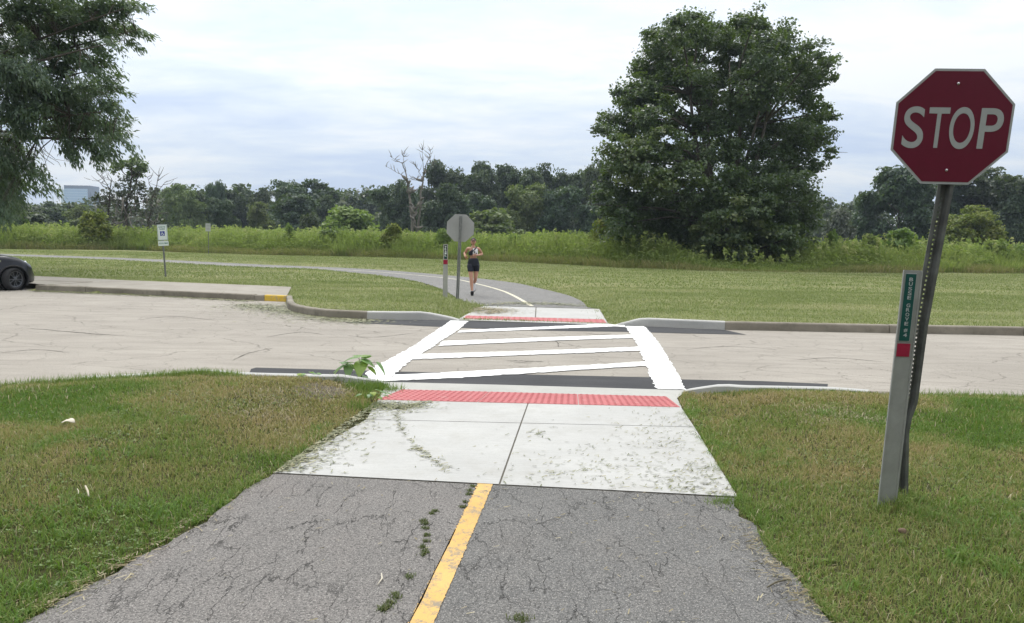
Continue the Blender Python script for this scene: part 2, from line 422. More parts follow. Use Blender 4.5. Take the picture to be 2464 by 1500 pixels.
# ------------------------------------------------------------------ plan of the place (points sighted on the ground)
near_edge = [G2(-900, 1010, .12), G2(-300, 960, .12), G2(0, 921, .12), G2(200, 906, .12), G2(400, 896, .12), G2(500, 894, .1), G2(590, 896, .12), G2(700, 899, .12),
             G2(800, 902, .115), G2(860, 909, .08), G2(905, 919, .02), G2(933, 922), G2(1193, 928), G2(1420, 935), G2(1648, 941), G2(1705, 938, .04), G2(1780, 931, .10), G2(1850, 928, .12),
             G2(1990, 931, .12), G2(2090, 938, .12), G2(2464, 946, .12), G2(3400, 985)]
far_right = [G2(3600, 838), G2(2464, 808), G2(2140, 802), G2(1744, 794), G2(1560, 786), G2(1481, 783)]
far_left = [G2(1103, 772), G2(1036, 770), G2(960, 770), G2(883, 769), G2(782, 764), G2(720, 755), G2(694, 746), G2(689, 734), G2(688, 726.5)]
far_park = [G2(636, 724.5), G2(611, 724), G2(205, 704), G2(85, 699.5), np.array([-12.9, 23.4]), np.array([-25.0, 24.6]), np.array([-60.0, 27.0])]
ROAD = near_edge + far_right + far_left + far_park
road = tag(sheet('road', ROAD, 0.0, M['road']), kind='structure')

# near path: asphalt, then the concrete ramp
pl = [(-1.62, -3.0), (-1.86, 0.6)] + [tuple(G2(*p)) for p in ((59, 1500), (140, 1449), (236, 1398), (308, 1360), (380, 1322), (445, 1283), (506, 1246), (548, 1211), (591, 1178), (626, 1158), (658, 1141))]
pr = [tuple(G2(*p)) for p in ((1770, 1199), (1768, 1208), (1772, 1222), (1790, 1244), (1818, 1268), (1832, 1298), (1849, 1327), (1880, 1360), (1913, 1392), (1935, 1420), (1956, 1446), (1980, 1472), (2003, 1496))] + [(1.25, 0.6), (1.1, -3.0)]
cl = [(-0.33, -3.0)] + [tuple(G2(*p)) for p in ((1012, 1500), (1092, 1330), (1168, 1166))]
rs = np.random.RandomState(3)
def rough(pts, amp, step=0.07):
    """a crumbling edge: subdivide and jitter"""
    out = []
    for a, b in zip(pts[:-1], pts[1:]):
        a = np.array(a); b = np.array(b); n = max(1, int(np.linalg.norm(b - a) / step))
        for i in range(n): out.append(a + (b - a) * i / n + rs.randn(2) * amp)
    out.append(np.array(pts[-1])); return out
tag(sheet('asphalt_path', rough(pl, 0.012) + [np.array(cl[-1])] + [np.array(c) for c in cl[::-1][1:]], 0.002, M['path_left']), kind='structure')
tag(sheet('asphalt_path', [np.array(c) for c in cl] + rough(pr, 0.012), 0.0024, M['path_right']), kind='structure')
NPATH = [np.array(p) for p in pl] + [G2(910, 966), G2(935, 922), G2(1652, 941), G2(1630, 960), G2(1640, 982)] + [np.array(p) for p in pr]
# yellow centre line with frayed edges
ya = [G2(985, 1500), G2(1070, 1330), G2(1151, 1164.8)]; yb = [G2(1044, 1500), G2(1118, 1330), G2(1186.5, 1166.8)]
ya = [ya[0] * 2 - ya[1]] + ya; yb = [yb[0] * 2 - yb[1]] + yb
tag(sheet('centre_line', rough(ya, 0.0035, 0.008) + rough(yb, 0.002, 0.015)[::-1], 0.0065, M['yellow_paint']), kind='structure')

def inset(poly, d):
    P = np.array(poly); c = P.mean(0); out = []
    for i in range(len(P)):
        a = P[i - 1]; b = P[i]; e = P[(i + 1) % len(P)]
        n1 = np.array([-(b - a)[1], (b - a)[0]]); n1 /= np.linalg.norm(n1); n2 = np.array([-(e - b)[1], (e - b)[0]]); n2 /= np.linalg.norm(n2)
        if np.dot(n1, c - b) < 0: n1 = -n1
        if np.dot(n2, c - b) < 0: n2 = -n2
        bis = n1 + n2; bis /= np.linalg.norm(bis); out.append(b + bis * d / max(0.3, np.dot(bis, n1)))
    return out
def lerp(a, b, t): return np.array(a) + (np.array(b) - np.array(a)) * t
jt, jb = G2(1270, 975), G2(1203, 1165)                    # long joint
JL, JR = G2(880, 1012), G2(1672, 1030)                    # cross joint
def isect(a, b, c, d):
    r = b - a; s = d - c; t = ((c - a)[0] * s[1] - (c - a)[1] * s[0]) / (r[0] * s[1] - r[1] * s[0]); return a + r * t
jc = isect(jt, jb, JL, JR)
sNL, sNR, sFL, sFR = G2(658, 1141), G2(1777, 1199), G2(909, 964), G2(1640, 982)
fm = isect(jt, jb, sFL, sFR)
bm_ = isect(jt, jb, sNL, sNR)
M['joint'] = plain('joint_dirt', (0.12, 0.11, 0.09), 0.95)
tag(sheet('joint_bed', [sNL, sNR, G2(1648, 942), G2(1640, 982)][:2] + [G2(1672, 1030), G2(1640, 982), G2(1628, 961), G2(1650, 942), G2(933, 921.5), G2(909, 964), G2(880, 1012)], 0.0035, M['joint']), kind='structure')
for q in ([sNL, bm_, jc, JL], [bm_, sNR, JR, jc], [JL, jc, fm, sFL], [jc, JR, sFR, fm]):
    tag(sheet('path_slab', inset(q, 0.006), 0.0085, M['slab']), kind='structure')
# strip of concrete between the tactile paving and the street, and round the tactile paving
tF = [G2(907, 964.5), G2(1637, 982.5), G2(1604, 957), G2(966, 940)]
tag(sheet('apron', [sFL, sFR, G2(1629, 960), G2(1653, 941), G2(1193, 927.5), G2(931, 921), G2(925, 935)], 0.0075, M['apron']), kind='structure')

def tactile(name, quad, n, label, rows=8, pitch=0.062, z=0.012):
    """red detectable warning strip: n plates with raised domes"""
    A, B, C, D = [np.array(p) for p in quad]              # near-left, near-right, far-right, far-left
    root = empty(name, (*((A + B + C + D) / 4), 0)); tag(root, label, 'tactile paving')
    o = np.array([*((A + B + C + D) / 4), 0])
    for i in range(n):
        mb = MB(); u0, u1 = i / n + 0.0015, (i + 1) / n - 0.0015
        P = lambda u, v: lerp(lerp(A, B, u), lerp(D, C, u), v)
        q = [P(u0, 0), P(u1, 0), P(u1, 1), P(u0, 1)]
        vs = [(*p, z) for p in q] + [(*p, 0.0) for p in q]
        mb.add([np.array(v) - o for v in vs], [(0, 1, 2, 3), (4, 5, 1, 0), (5, 6, 2, 1), (6, 7, 3, 2), (7, 4, 0, 3)])
        w = np.linalg.norm(q[1] - q[0]); nx = max(2, int(w / pitch)); 
        for a in range(nx):
            for b in range(rows):
                c = P(u0 + (u1 - u0) * (a + .5) / nx, (b + .5) / rows)
                r0, r1, h = pitch * .30, pitch * .17, 0.007
                vs = [(c[0] + math.cos(t) * r - o[0], c[1] + math.sin(t) * r - o[1], zz) for r, zz in ((r0, z + .0003), (r1, z + h)) for t in [k * PI / 3 for k in range(6)]]
                mb.add(vs, [(k, (k + 1) % 6, 6 + (k + 1) % 6, 6 + k) for k in range(6)] + [(6, 7, 8, 9, 10, 11)])
        mb.build('panel', M['tactile'], root)
    return root
tactile('tactile_paving', tF, 3, 'wide red tactile warning strip on the near concrete ramp')

# fresh black asphalt laid along both sides of the crossing
near_dark = [G2(604, 889), G2(616, 885.5), G2(885, 893), G2(953, 895), G2(1040, 897), G2(1223, 901), G2(1567, 909), G2(1637, 914), G2(1829, 918), G2(1992, 925),
             *near_edge[18:5:-1]]
tag(sheet('asphalt_patch', near_dark, 0.004, M['new_asphalt']), kind='structure')
far_dark = [G2(832, 777), G2(850, 770.5), G2(883, 769.3), G2(960, 770.4), G2(1036, 770.6), G2(1103, 772.6), G2(1300, 778), G2(1481, 783.6), G2(1560, 786.6), G2(1744, 794.6), G2(1795, 806),
            G2(1640, 803), G2(1521, 799.5), G2(1347, 797), G2(1223, 794.5), G2(1022, 785.5)]
tag(sheet('asphalt_patch', far_dark, 0.0044, M['new_asphalt']), kind='structure')

# open cracks and worn hollows in the old street surface
def road_mark(pts, w, mat, seed):
    R = np.random.RandomState(seed); P = spline([G2(*p) for p in pts], 8); a = []; c = []
    for i, p in enumerate(P):
        t = P[min(i + 1, len(P) - 1)] - P[max(i - 1, 0)]; t = t / np.linalg.norm(t); q = w * R.uniform(.25, 1.0) * math.sin(PI * (i + .6) / (len(P) + .2)); n = np.array([-t[1], t[0]]); j = R.randn() * w * .35
        a.append(p + n * (q + j)); c.append(p + n * (j - q))
    return tag(sheet('road_crack', a + c[::-1], 0.0025, M[mat]), kind='structure')
M['crack'] = plain('open_crack_dirt', (0.10, 0.09, 0.075), 0.95, 0, 0.4, 12)
for s, (pts, w) in enumerate([(((60, 790), (190, 801), (240, 805), (305, 808)), .035), (((1215, 868), (1260, 869.5), (1310, 871)), .035), (((1235, 873), (1280, 874)), .02), (((640, 812), (720, 800), (780, 806)), .02), (((560, 868), (600, 850), (660, 838)), .018),
        (((1650, 842), (1760, 834), (1900, 845)), .016), (((1900, 868), (2010, 862), (2130, 872)), .016), (((0, 850), (90, 842), (170, 850)), .02), (((1320, 815), (1340, 823), (1345, 836)), .016), (((1400, 800), (1440, 806), (1470, 803)), .014),
        (((330, 770), (420, 762), (520, 772)), .02), (((1010, 800), (900, 812), (820, 806)), .016)]): road_mark(pts, w, 'crack', s)

# crosswalk: two bars across the street and four slanting stripes between them
def stripe(pts, z=0.010): return tag(sheet('crosswalk_marking', rough([G2(*p) for p in pts + [pts[0]]], 0.011, 0.05)[:-1], z, M['white_paint']), kind='structure')
stripe([(880, 899), (922, 873.5), (960, 853), (1000, 832), (1017, 818), (1052, 795), (1085, 772.5), (1127, 774), (1105, 794), (1060, 823), (1043, 836), (992, 866), (947, 904), (945, 916), (933, 919.5), (890, 919)])
stripe([(1504, 786), (1550, 786.5), (1571, 808), (1590, 834), (1615, 874), (1634, 906), (1650, 940), (1580, 937.5), (1564, 906), (1549, 868), (1535, 834), (1519, 808)])
stripe([(1100, 802), (1108, 796), (1223, 791), (1310, 787.5), (1400, 783), (1440, 781), (1503, 783.5), (1504, 788.5), (1481, 787), (1310, 793.5), (1200, 798.5)], 0.0104)
stripe([(1056, 834), (1063, 822), (1200, 818), (1350, 812), (1526, 806.5), (1530, 814.5), (1350, 820.5), (1200, 827)], 0.0104)
stripe([(990, 867), (1010, 853.5), (1200, 848.5), (1350, 843), (1540, 836), (1544, 845.5), (1350, 853), (1200, 858.5)], 0.0104)
stripe([(934, 919), (952, 904), (1110, 896), (1250, 889), (1400, 881), (1552, 872), (1558, 882), (1400, 891.5), (1250, 902), (1110, 911)], 0.0104)

# far ramp, its tactile strip and the far path
fs_q = [G2(1105, 767), G2(1464, 779.5), G2(1443, 745), G2(1160, 737)]
fj_a, fj_b = G2(1288, 772), G2(1290, 739)
tag(sheet('joint_bed', fs_q, 0.0035, M['joint']), kind='structure')
fmn = isect(fj_a, fj_b, fs_q[0], fs_q[1]); fmf = isect(fj_a, fj_b, fs_q[3], fs_q[2])
tag(sheet('path_slab', inset([fs_q[0], fmn, fmf, fs_q[3]], 0.012), 0.0085, M['slab']), kind='structure')
tag(sheet('path_slab', inset([fmn, fs_q[1], fs_q[2], fmf], 0.012), 0.0085, M['slab']), kind='structure')
tag(sheet('apron', [fs_q[0], G2(1103, 771.5), G2(1300, 777.6), G2(1481, 783), fs_q[1]], 0.0078, M['apron']), kind='structure')
tactile('tactile_paving', [G2(1114, 768), G2(1460, 779), G2(1453, 770.5), G2(1122, 761)], 3, 'narrow-looking red tactile warning strip on the far ramp across the street', rows=5, pitch=0.12, z=0.014)
fp_r = [(1443, 745), (1414, 741), (1405, 731), (1391, 722), (1360, 710), (1290, 693), (1232, 681), (1104, 666), (924, 651), (770, 643), (616, 637), (308, 622), (0, 611.5), (-500, 596)]
fp_l = [(-500, 601), (0, 619), (308, 631), (616, 647), (770, 652), (924, 666), (1001, 678), (1062, 697), (1095, 716), (1120, 728), (1160, 737)]
fpR = spline([G2(*p) for p in fp_r], 4); fpL = spline([G2(*p) for p in fp_l], 4)
FPATH = fpR + fpL
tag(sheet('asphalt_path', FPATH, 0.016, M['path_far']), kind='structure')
ln = spline([G2(*p) for p in ((-300, 602), (0, 615), (308, 626), (616, 641.5), (770, 647.5), (924, 657), (1078, 671), (1145, 684), (1201, 699), (1233, 712), (1262, 728), (1280, 738.5))], 6)
lm = []; half = 0.055
for i, p in enumerate(ln):
    t = ln[min(i + 1, len(ln) - 1)] - ln[max(i - 1, 0)]; t /= np.linalg.norm(t); lm.append((p + half * np.array([-t[1], t[0]]), p - half * np.array([-t[1], t[0]])))
tag(sheet('centre_line', [a for a, b in lm] + [b for a, b in lm][::-1], 0.021, M['pale_line']), kind='structure')
WALK = [G2(60, 683, .13), G2(205, 692, .13), G2(611, 711, .13), G2(690, 714, .13), G2(701, 692, .13), G2(616, 688, .13), G2(308, 676, .13), G2(77, 665, .13), G2(-120, 655, .13), G2(-120, 672, .13)]
tag(sheet('pavement', WALK, 0.145, M['walk']), kind='structure')

# ------------------------------------------------------------------ kerbs
def kerb(pts, hs, side, mat, w=0.15, name='kerb', step=None):
    """kerb along pts (street side), rising to hs, w wide on the given side (+1 left of travel)"""
    P = [np.array(p) for p in pts]; n = len(P); rings = []
    for i in range(n):
        t = P[min(i + 1, n - 1)] - P[max(i - 1, 0)]; t = t / np.linalg.norm(t); nrm = np.array([-t[1], t[0]]) * side; h = hs[i]
        sec = [(0.0, -0.06), (0.012, max(h - 0.025, 0.002)), (0.022, max(h - 0.008, 0.004)), (0.04, h + .002), (w - 0.015, h + 0.004), (w, h - 0.006), (w, -0.06)]
        rings.append([(*(P[i] + nrm * a), z) for a, z in sec])
    mb = MB(); mb.loft(rings); return tag(mb.build(name, mat), kind='structure')
# near side, left of the ramp: mostly behind turf; right of the ramp the same
nl = spline(near_edge[3:12], 3); kerb(nl, [0.125 if i < len(nl) - 8 else max(0.012, 0.125 * (len(nl) - 1 - i) / 8) for i in range(len(nl))], -1, M['kerb_new'])
kerb([near_edge[0], near_edge[1], near_edge[2], near_edge[3]], [0.11] * 4, -1, M['kerb_old'])
nr = spline(near_edge[14:20], 3); kerb(nr, [min(0.125, 0.012 + 0.125 * i / 5) for i in range(len(nr))], -1, M['kerb_new'])
kerb([near_edge[19], near_edge[20], near_edge[21]], [0.11] * 3, -1, M['kerb_old'])
# far side, right
fr = far_right[::-1]
a = spline([fr[0], G2(1515, 785), fr[1], G2(1650, 790), fr[2]], 3); kerb(a, [min(0.155, 0.014 + 0.155 * i / 6) for i in range(len(a))], 1, M['kerb_new'])
def split_kerb(pts, h, side, mat, seg=3.0):
    """weathered kerb in cast lengths with open joints"""
    for a, b in zip(pts[:-1], pts[1:]):
        n = max(1, int(round(np.linalg.norm(b - a) / seg)))
        for i in range(n):
            p = lerp(a, b, i / n); q = lerp(a, b, (i + 1) / n); t = (q - p) / np.linalg.norm(q - p)
            hh = h + rs.uniform(-.008, .008); kerb([p + t * .008, lerp(p, q, .33) + rs.randn(2) * .008, lerp(p, q, .66) + rs.randn(2) * .008, q - t * .008], [hh] * 4, side, mat)
split_kerb(fr[2:], 0.155, 1, M['kerb_old'], 3.2)
# far side, left: new piece beside the ramp, weathered return, yellow end, parking kerb
fl = far_left
a = spline([fl[0], fl[1], fl[2], fl[3]], 3); kerb(a, [min(0.155, 0.014 + 0.155 * i / 4) for i in range(len(a))], -1, M['kerb_new'])
a = spline(fl[3:9], 3)
kerb(a[:4], [0.155] * 4, -1, M['kerb_old']); kerb(a[3:], [0.155] * len(a[3:]), -1, M['kerb_old'])
kerb([fl[8] + np.array([-.01, 0]), far_park[0]], [0.15, 0.15], -1, M['kerb_yellow'])
split_kerb(far_park[:4], 0.15, -1, M['kerb_old'], 4.0)
kerb(far_park[3:], [0.15] * len(far_park[3:]), -1, M['kerb_old'])

# ------------------------------------------------------------------ the ground: one sheet to the horizon
PAVED = [NPATH, FPATH, WALK]
bump_c = G2(520, 905)
def lawn_z(x, y):
    x = np.asarray(x, float); y = np.asarray(y, float)
    dp = np.minimum(np.minimum(sdist(x, y, NPATH), sdist(x, y, FPATH)), np.minimum(sdist(x, y, WALK) + 5, sdist(x, y, fs_q)))
    dr = sdist(x, y, ROAD)
    z = 0.135 * smooth01((dp - 0.02) / 1.3) + 0.05 * (fbm(x, y, 1.7, 3) - .5) * smooth01(dp / .8)
    z = z + 0.07 * np.exp(-((x - bump_c[0]) ** 2 / 2.2 + (y - bump_c[1]) ** 2 / 0.5)) * smooth01(dp / .6)
    z = np.where(sdist(x, y, WALK) < .35, 0.115, z)
    z = np.where(dp < 0.0, -0.03, z)
    z = np.where((dr < .6) & (y < 12), np.minimum(z, 0.085 + .12 * np.clip(dr - .15, 0, 1)), z)
    w = np.clip((dr - 0.05) / 0.08, 0, 1)
    z = z * w + (1 - w) * -0.07
    far = smooth01((y - 20) / 20)
    return z
gx = np.concatenate([-np.geomspace(60, 4500, 26)[::-1], np.arange(-56, -10, 1.0), np.arange(-10, -5, .25), np.arange(-5, 8, .085), np.arange(8, 12, .3), np.arange(12, 60, 1.2), np.geomspace(62, 4500, 26)])
gy = np.concatenate([-np.geomspace(6, 1500, 14)[::-1], np.arange(-5, 1.5, .4), np.arange(1.5, 10.5, .085), np.arange(10.5, 14, .3), np.arange(14, 24, .12), np.arange(24, 90, 1.2), np.geomspace(92, 6000, 30)])
XX, YY = np.meshgrid(gx, gy)
ZZ = lawn_z(XX.ravel(), YY.ravel())
nx, ny = len(gx), len(gy)
idx = np.arange(nx * ny).reshape(ny, nx)
FF = np.stack([idx[:-1, :-1], idx[:-1, 1:], idx[1:, 1:], idx[1:, :-1]], -1).reshape(-1, 4)
gm = np_mesh('ground', np.stack([XX.ravel(), YY.ravel(), ZZ], 1), FF, {'thatch_shade': ((YY[:-1, :-1].ravel() < 11.5)).astype(float)}, smooth=True)
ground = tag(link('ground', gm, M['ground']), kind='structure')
# ------------------------------------------------------------------ grass: blades on the mown turf (nobody could count them)
M['grass'] = leafmat('mown_grass_blades', (0.102, 0.196, 0.038), (0.235, 0.290, 0.092), (0.41, 0.315, 0.17), trans=0.3, rough=0.6, spec=0.2)
def blades(name, n, area, hfun, wfun, seed, keep, lean=(0.3, 1.4), dryfun=None, mat='grass', zoff=0.0, clump=0):
    """bent blades: a quad and a tip triangle drawn as two quads"""
    R = np.random.RandomState(seed)
    x = R.uniform(area[0], area[1], n); y = R.uniform(area[2], area[3], n)
    k = keep(x, y, R); x = x[k]; y = y[k]
    if clump:
        nc = len(x) // clump; i = R.randint(0, nc, len(x)); r = R.exponential(.03, len(x)); t = R.uniform(0, 2 * PI, len(x))
        f = R.rand(len(x)) < .55
        x = np.where(f, x[i] + r * np.cos(t), x); y = np.where(f, y[i] + r * np.sin(t), y)
        k = keep(x, y, R, True); x = x[k]; y = y[k]
    n = len(x); z = lawn_z(x, y) + zoff
    h = hfun(x, y, R); w = wfun(x, y, R); a = R.uniform(0, 2 * PI, n); le = R.uniform(*lean, n)
    dx, dy = np.cos(a), np.sin(a); b = R.uniform(0, 2 * PI, n) ; b = a + PI / 2 + R.randn(n) * .5; px, py = np.cos(b) * w / 2, np.sin(b) * w / 2
    mx = x + dx * h * .5 * np.sin(le * .6); my = y + dy * h * .5 * np.sin(le * .6); mz = z + h * .5 * np.cos(le * .6)
    tx = mx + dx * h * .5 * np.sin(le * 1.25); ty = my + dy * h * .5 * np.sin(le * 1.25); tz = mz + h * .5 * np.cos(le * 1.25)
    V = np.stack([np.stack([x - px, y - py, z - .01], 1), np.stack([x + px, y + py, z - .01], 1),
                  np.stack([mx + px * .8, my + py * .8, mz], 1), np.stack([mx - px * .8, my - py * .8, mz], 1),
                  np.stack([tx + px * .15, ty + py * .15, tz], 1), np.stack([tx - px * .15, ty - py * .15, tz], 1)], 1).reshape(-1, 3)
    o = (np.arange(n) * 6)[:, None]
    F = np.concatenate([o + np.array([0, 1, 2, 3]), o + np.array([3, 2, 4, 5])], 1).reshape(-1, 4)
    d = dryfun(x, y, R) if dryfun else R.rand(n) * .6
    return tag(link(name, np_mesh(name, V, F, {'rnd': np.repeat(d, 2)}), M[mat]), kind='stuff')
def on_lawn(x, y, d=0.0):
    return (sdist(x, y, NPATH) > d) & (sdist(x, y, FPATH) > d) & (sdist(x, y, fs_q) > d) & (sdist(x, y, WALK) > 0.02) & (sdist(x, y, ROAD) > 0.13)
def frustum(x, y, m=0.06): return (np.abs(x) < (1232 / FOC + m) * y + 0.4)
def dry(x, y, R):
    f = fbm(x, y, 1.25, 11); g = fbm(x, y, 0.45, 21); f = f + .16 * np.exp(-((x + 1.9) ** 2 + (y - 6.8) ** 2) / .5) + .13 * np.exp(-((x - 2.9) ** 2 / 1.2 + (y - 6.4) ** 2 / .8)) + .1 * np.exp(-((x + 3.2) ** 2 / 2 + (y - 5.9) ** 2 / .6))
    near = smooth01((y - 3.2) / 3.0)
    v = 0.55 * R.rand(len(x)) ** 1.4 + np.clip((f - .45) * 3.4, -.2, .7) * (0.35 + .65 * near) + np.clip((g - .58) * 1.6, 0, .3)
    return np.clip(np.where(R.rand(len(x)) < .05 + .10 * (f > .5), .9, v), 0, 1)
def keep_near(x, y, R, again=False):
    k = frustum(x, y) & on_lawn(x, y, 0.0 if again else 0.012) & (y < 10.2) & (sdist(x, y, ROAD) > .06)
    if again: return k | (frustum(x, y) & (sdist(x, y, NPATH) > -.05) & (sdist(x, y, ROAD) > .1))
    return k & (R.rand(len(x)) < np.clip(4.4 / np.maximum(y, .1), .4, 1)) & (R.rand(len(x)) < .45 + 1.1 * fbm(x, y, .33, 31))
blades('grass', 1150000, (-7.2, 7.4, 2.3, 10.2), lambda x, y, R: R.uniform(.02, .052, len(x)) * (0.55 + .95 * fbm(x, y, .5, 41)), lambda x, y, R: R.uniform(.0035, .0065, len(x)) * np.clip(y / 4.5, .85, 1.7), 1, keep_near, dryfun=dry, clump=9)
# broad leaved clover and plantain in the turf
def rosettes(name, n, area, keep, seed, size, mat):
    R = np.random.RandomState(seed); x = R.uniform(area[0], area[1], n); y = R.uniform(area[2], area[3], n)
    k = keep(x, y, R); x = x[k]; y = y[k]; n = len(x); L = 4
    z = lawn_z(x, y); V = []; F = []; rn = []
    for j in range(L):
        a = R.uniform(0, 2 * PI, n); s = size * R.uniform(.6, 1.3, n); tilt = R.uniform(.1, .7, n)
        dx, dy = np.cos(a), np.sin(a); b0 = R.uniform(.2, .6, n) * s
        P = []
        for u, v in ((0, 0), (.55, .38), (1.05, 0), (.55, -.38)):
            P.append(np.stack([x + dx * (b0 + u * s) * np.cos(tilt) - dy * v * s, y + dy * (b0 + u * s) * np.cos(tilt) + dx * v * s, z + .018 + (b0 + u * s) * np.sin(tilt) * .6], 1))
        V.append(np.stack(P, 1).reshape(-1, 3)); rn.append(R.rand(n))
    V = np.concatenate(V); F = np.arange(len(V)).reshape(-1, 4)
    return tag(link(name, np_mesh(name, V, F, {'rnd': np.concatenate(rn)}), M[mat]), kind='stuff')
M['clover'] = leafmat('clover_leaves', (0.070, 0.135, 0.026), (0.130, 0.195, 0.045), (0.18, 0.235, 0.07), trans=0.25)
rosettes('clover', 15000, (-6, 6, 2.4, 9), lambda x, y, R: frustum(x, y) & on_lawn(x, y, .03) & (fbm(x, y, .8, 51) > .47 + .025 * (y - 2.5)) & (y < 9), 4, .015, 'clover')
# clipped stalks lying on the turf, bleached
M['straw'] = leafmat('dry_clippings', (0.19, 0.155, 0.085), (0.29, 0.24, 0.14), (0.42, 0.37, 0.24), trans=0.1)
blades('dry_clippings', 15000, (-7, 7, 2.4, 10.2), lambda x, y, R: R.uniform(.03, .085, len(x)), lambda x, y, R: R.uniform(.0018, .0035, len(x)) * np.clip(y / 4, .9, 1.8), 9,
       lambda x, y, R, again=False: frustum(x, y) & on_lawn(x, y, .0) & (R.rand(len(x)) < np.clip((fbm(x, y, 1.1, 11) - .36) * 2.4, 0.03, 1)), lean=(1.2, 1.6), dryfun=lambda x, y, R: R.rand(len(x)), mat='straw', zoff=.03)
# the lawns across the street
M['grass_far'] = leafmat('far_lawn_blades', (0.185, 0.222, 0.090), (0.300, 0.325, 0.155), (0.40, 0.385, 0.225), trans=0.3, rough=0.6, spec=0.2)
MOW = [G2(*p) for p in ((-900, 590), (-300, 596), (0, 603.5), (308, 605), (616, 617), (924, 623), (1232, 634.5), (1489, 649), (1650, 655), (1848, 660), (2156, 662), (2464, 662), (3000, 668))]
mow_x = np.array([p[0] for p in MOW]); mow_y = np.array([p[1] for p in MOW])
def mow_edge(x): return np.interp(x, mow_x, mow_y)
def dry_far(x, y, R):
    f = fbm(x * .5, y * 1.6, 1.6, 61); return np.clip(.15 + .45 * R.rand(len(x)) + np.clip((f - .52) * 2.2, -.2, .5), 0, 1)
def kfar(a, b):
    return lambda x, y, R, again=False: frustum(x, y) & on_lawn(x, y, .01) & (y < mow_edge(x) + .5) & (R.rand(len(x)) < .12 + 1.2 * fbm(x * .6, y * 1.8, 1.1, 71) ** 1.3)
blades('grass', 420000, (-20, 20, 14, 27), lambda x, y, R: R.uniform(.03, .08, len(x)), lambda x, y, R: R.uniform(.008, .016, len(x)), 2, kfar(14, 27), dryfun=dry_far, mat='grass_far')
blades('grass', 520000, (-50, 42, 27, 75), lambda x, y, R: R.uniform(.04, .10, len(x)), lambda x, y, R: R.uniform(.02, .045, len(x)), 3, kfar(27, 75), dryfun=dry_far, mat='grass_far')
# long uncut tufts round posts, along the kerbs and where the turf meets the concrete
def tufts(name, spots, n, rad, hmin, hmax, w, seed, dryv=(0.0, .5), lean=(.2, 1.2), mat='grass', zz=None):
    R = np.random.RandomState(seed); X = np.concatenate([s[0] + R.randn(n) * rad for s in spots]); Y = np.concatenate([s[1] + R.randn(n) * rad for s in spots])
    return blades(name, len(X), (0, 1, 0, 1), lambda x, y, R: R.uniform(hmin, hmax, len(x)), lambda x, y, R: R.uniform(w * .6, w * 1.3, len(x)), seed, _Fix(X, Y), lean=lean, dryfun=lambda x, y, R: R.uniform(*dryv, len(x)), mat=mat)
class _Fix:
    def __init__(s, X, Y): s.X, s.Y = X, Y
    def __call__(s, x, y, R, again=False):
        x[:] = s.X; y[:] = s.Y; return np.ones(len(x), bool)
kerb_spots = [lerp(a, b, t) + np.array([0, -.24]) for a, b in zip(near_edge[2:6], near_edge[3:7]) for t in np.arange(0, 1, .05)]
tufts('grass', kerb_spots, 48, .07, .05, .115, .006, 101, (0, .7))
kerb_r = [lerp(a, b, t) + np.array([0, -.22]) for a, b in zip(near_edge[15:21], near_edge[16:22]) for t in np.arange(0, 1, .04)]
tufts('grass', [s for s in kerb_r if 4.1 < s[0] < 7], 40, .07, .04, .11, .006, 102, (0, .5))
tufts('grass', [s for s in kerb_r if s[0] <= 4.1], 16, .05, .03, .06, .006, 108, (0, .5))
tufts('grass', [G2(2150, 1210, .12), G2(2175, 1200, .12), G2(2190, 1200, .12), G2(2125, 1213, .12)], 110, .05, .04, .11, .0045, 103, (0, .8), (.3, 1.5))
tufts('grass', [G2(x, y) for x, y in ((900, 940), (915, 935), (930, 938), (945, 941), (880, 945), (860, 940), (840, 932), (812, 930), (895, 960), (870, 985))], 130, .07, .05, .13, .006, 104, (0, .35), (.1, 1.0))
tufts('grass', [G2(x, y) for x, y in ((1722, 1212), (1730, 1208), (1738, 1212), (1752, 1208), (1768, 1206), (1750, 1218), (1785, 1214), (1800, 1235), (1830, 1260), (1655, 1000), (1690, 1060), (1730, 1130))], 70, .035, .04, .09, .0045, 105, (0, .5))
tufts('grass', [G2(x, y) for x, y in ((1072, 727), (1100, 728), (1085, 731), (1060, 733), (1112, 735), (1130, 742), (1090, 740), (1050, 742), (1120, 748), (1100, 752), (1075, 750), (1140, 737))], 180, .22, .06, .16, .014, 106, (.35, .85), (.4, 1.5), 'grass_far')
tufts('grass', [G2(x, y) for x, y in ((1470, 768), (1500, 770), (1530, 768), (1480, 776), (1560, 763), (1600, 760), (1450, 752), (1430, 743))], 110, .2, .05, .12, .012, 107, (.1, .8), (.4, 1.5), 'grass_far')

# clippings blown onto the paving: little flat blades
def litter(name, n, fn, seed, L, W, mat, z=.012, cols=(0, 1)):
    R = np.random.RandomState(seed); P = fn(n, R); n = len(P); a = R.normal(0, .9, n) + .2; l = L * R.uniform(.4, 1.4, n); w = W * R.uniform(.6, 1.4, n)
    dx, dy = np.cos(a) * l / 2, np.sin(a) * l / 2; px, py = -np.sin(a) * w / 2, np.cos(a) * w / 2; zz = z + R.uniform(0, .004, n)
    V = np.stack([np.stack([P[:, 0] - dx - px, P[:, 1] - dy - py, zz], 1), np.stack([P[:, 0] + dx - px, P[:, 1] + dy - py, zz + R.uniform(0, .008, n)], 1),
                  np.stack([P[:, 0] + dx + px, P[:, 1] + dy + py, zz + R.uniform(0, .008, n)], 1), np.stack([P[:, 0] - dx + px, P[:, 1] - dy + py, zz], 1)], 1).reshape(-1, 3)
    return tag(link(name, np_mesh(name, V, np.arange(4 * n).reshape(-1, 4), {'rnd': R.uniform(*cols, n)}), M[mat]), kind='stuff')
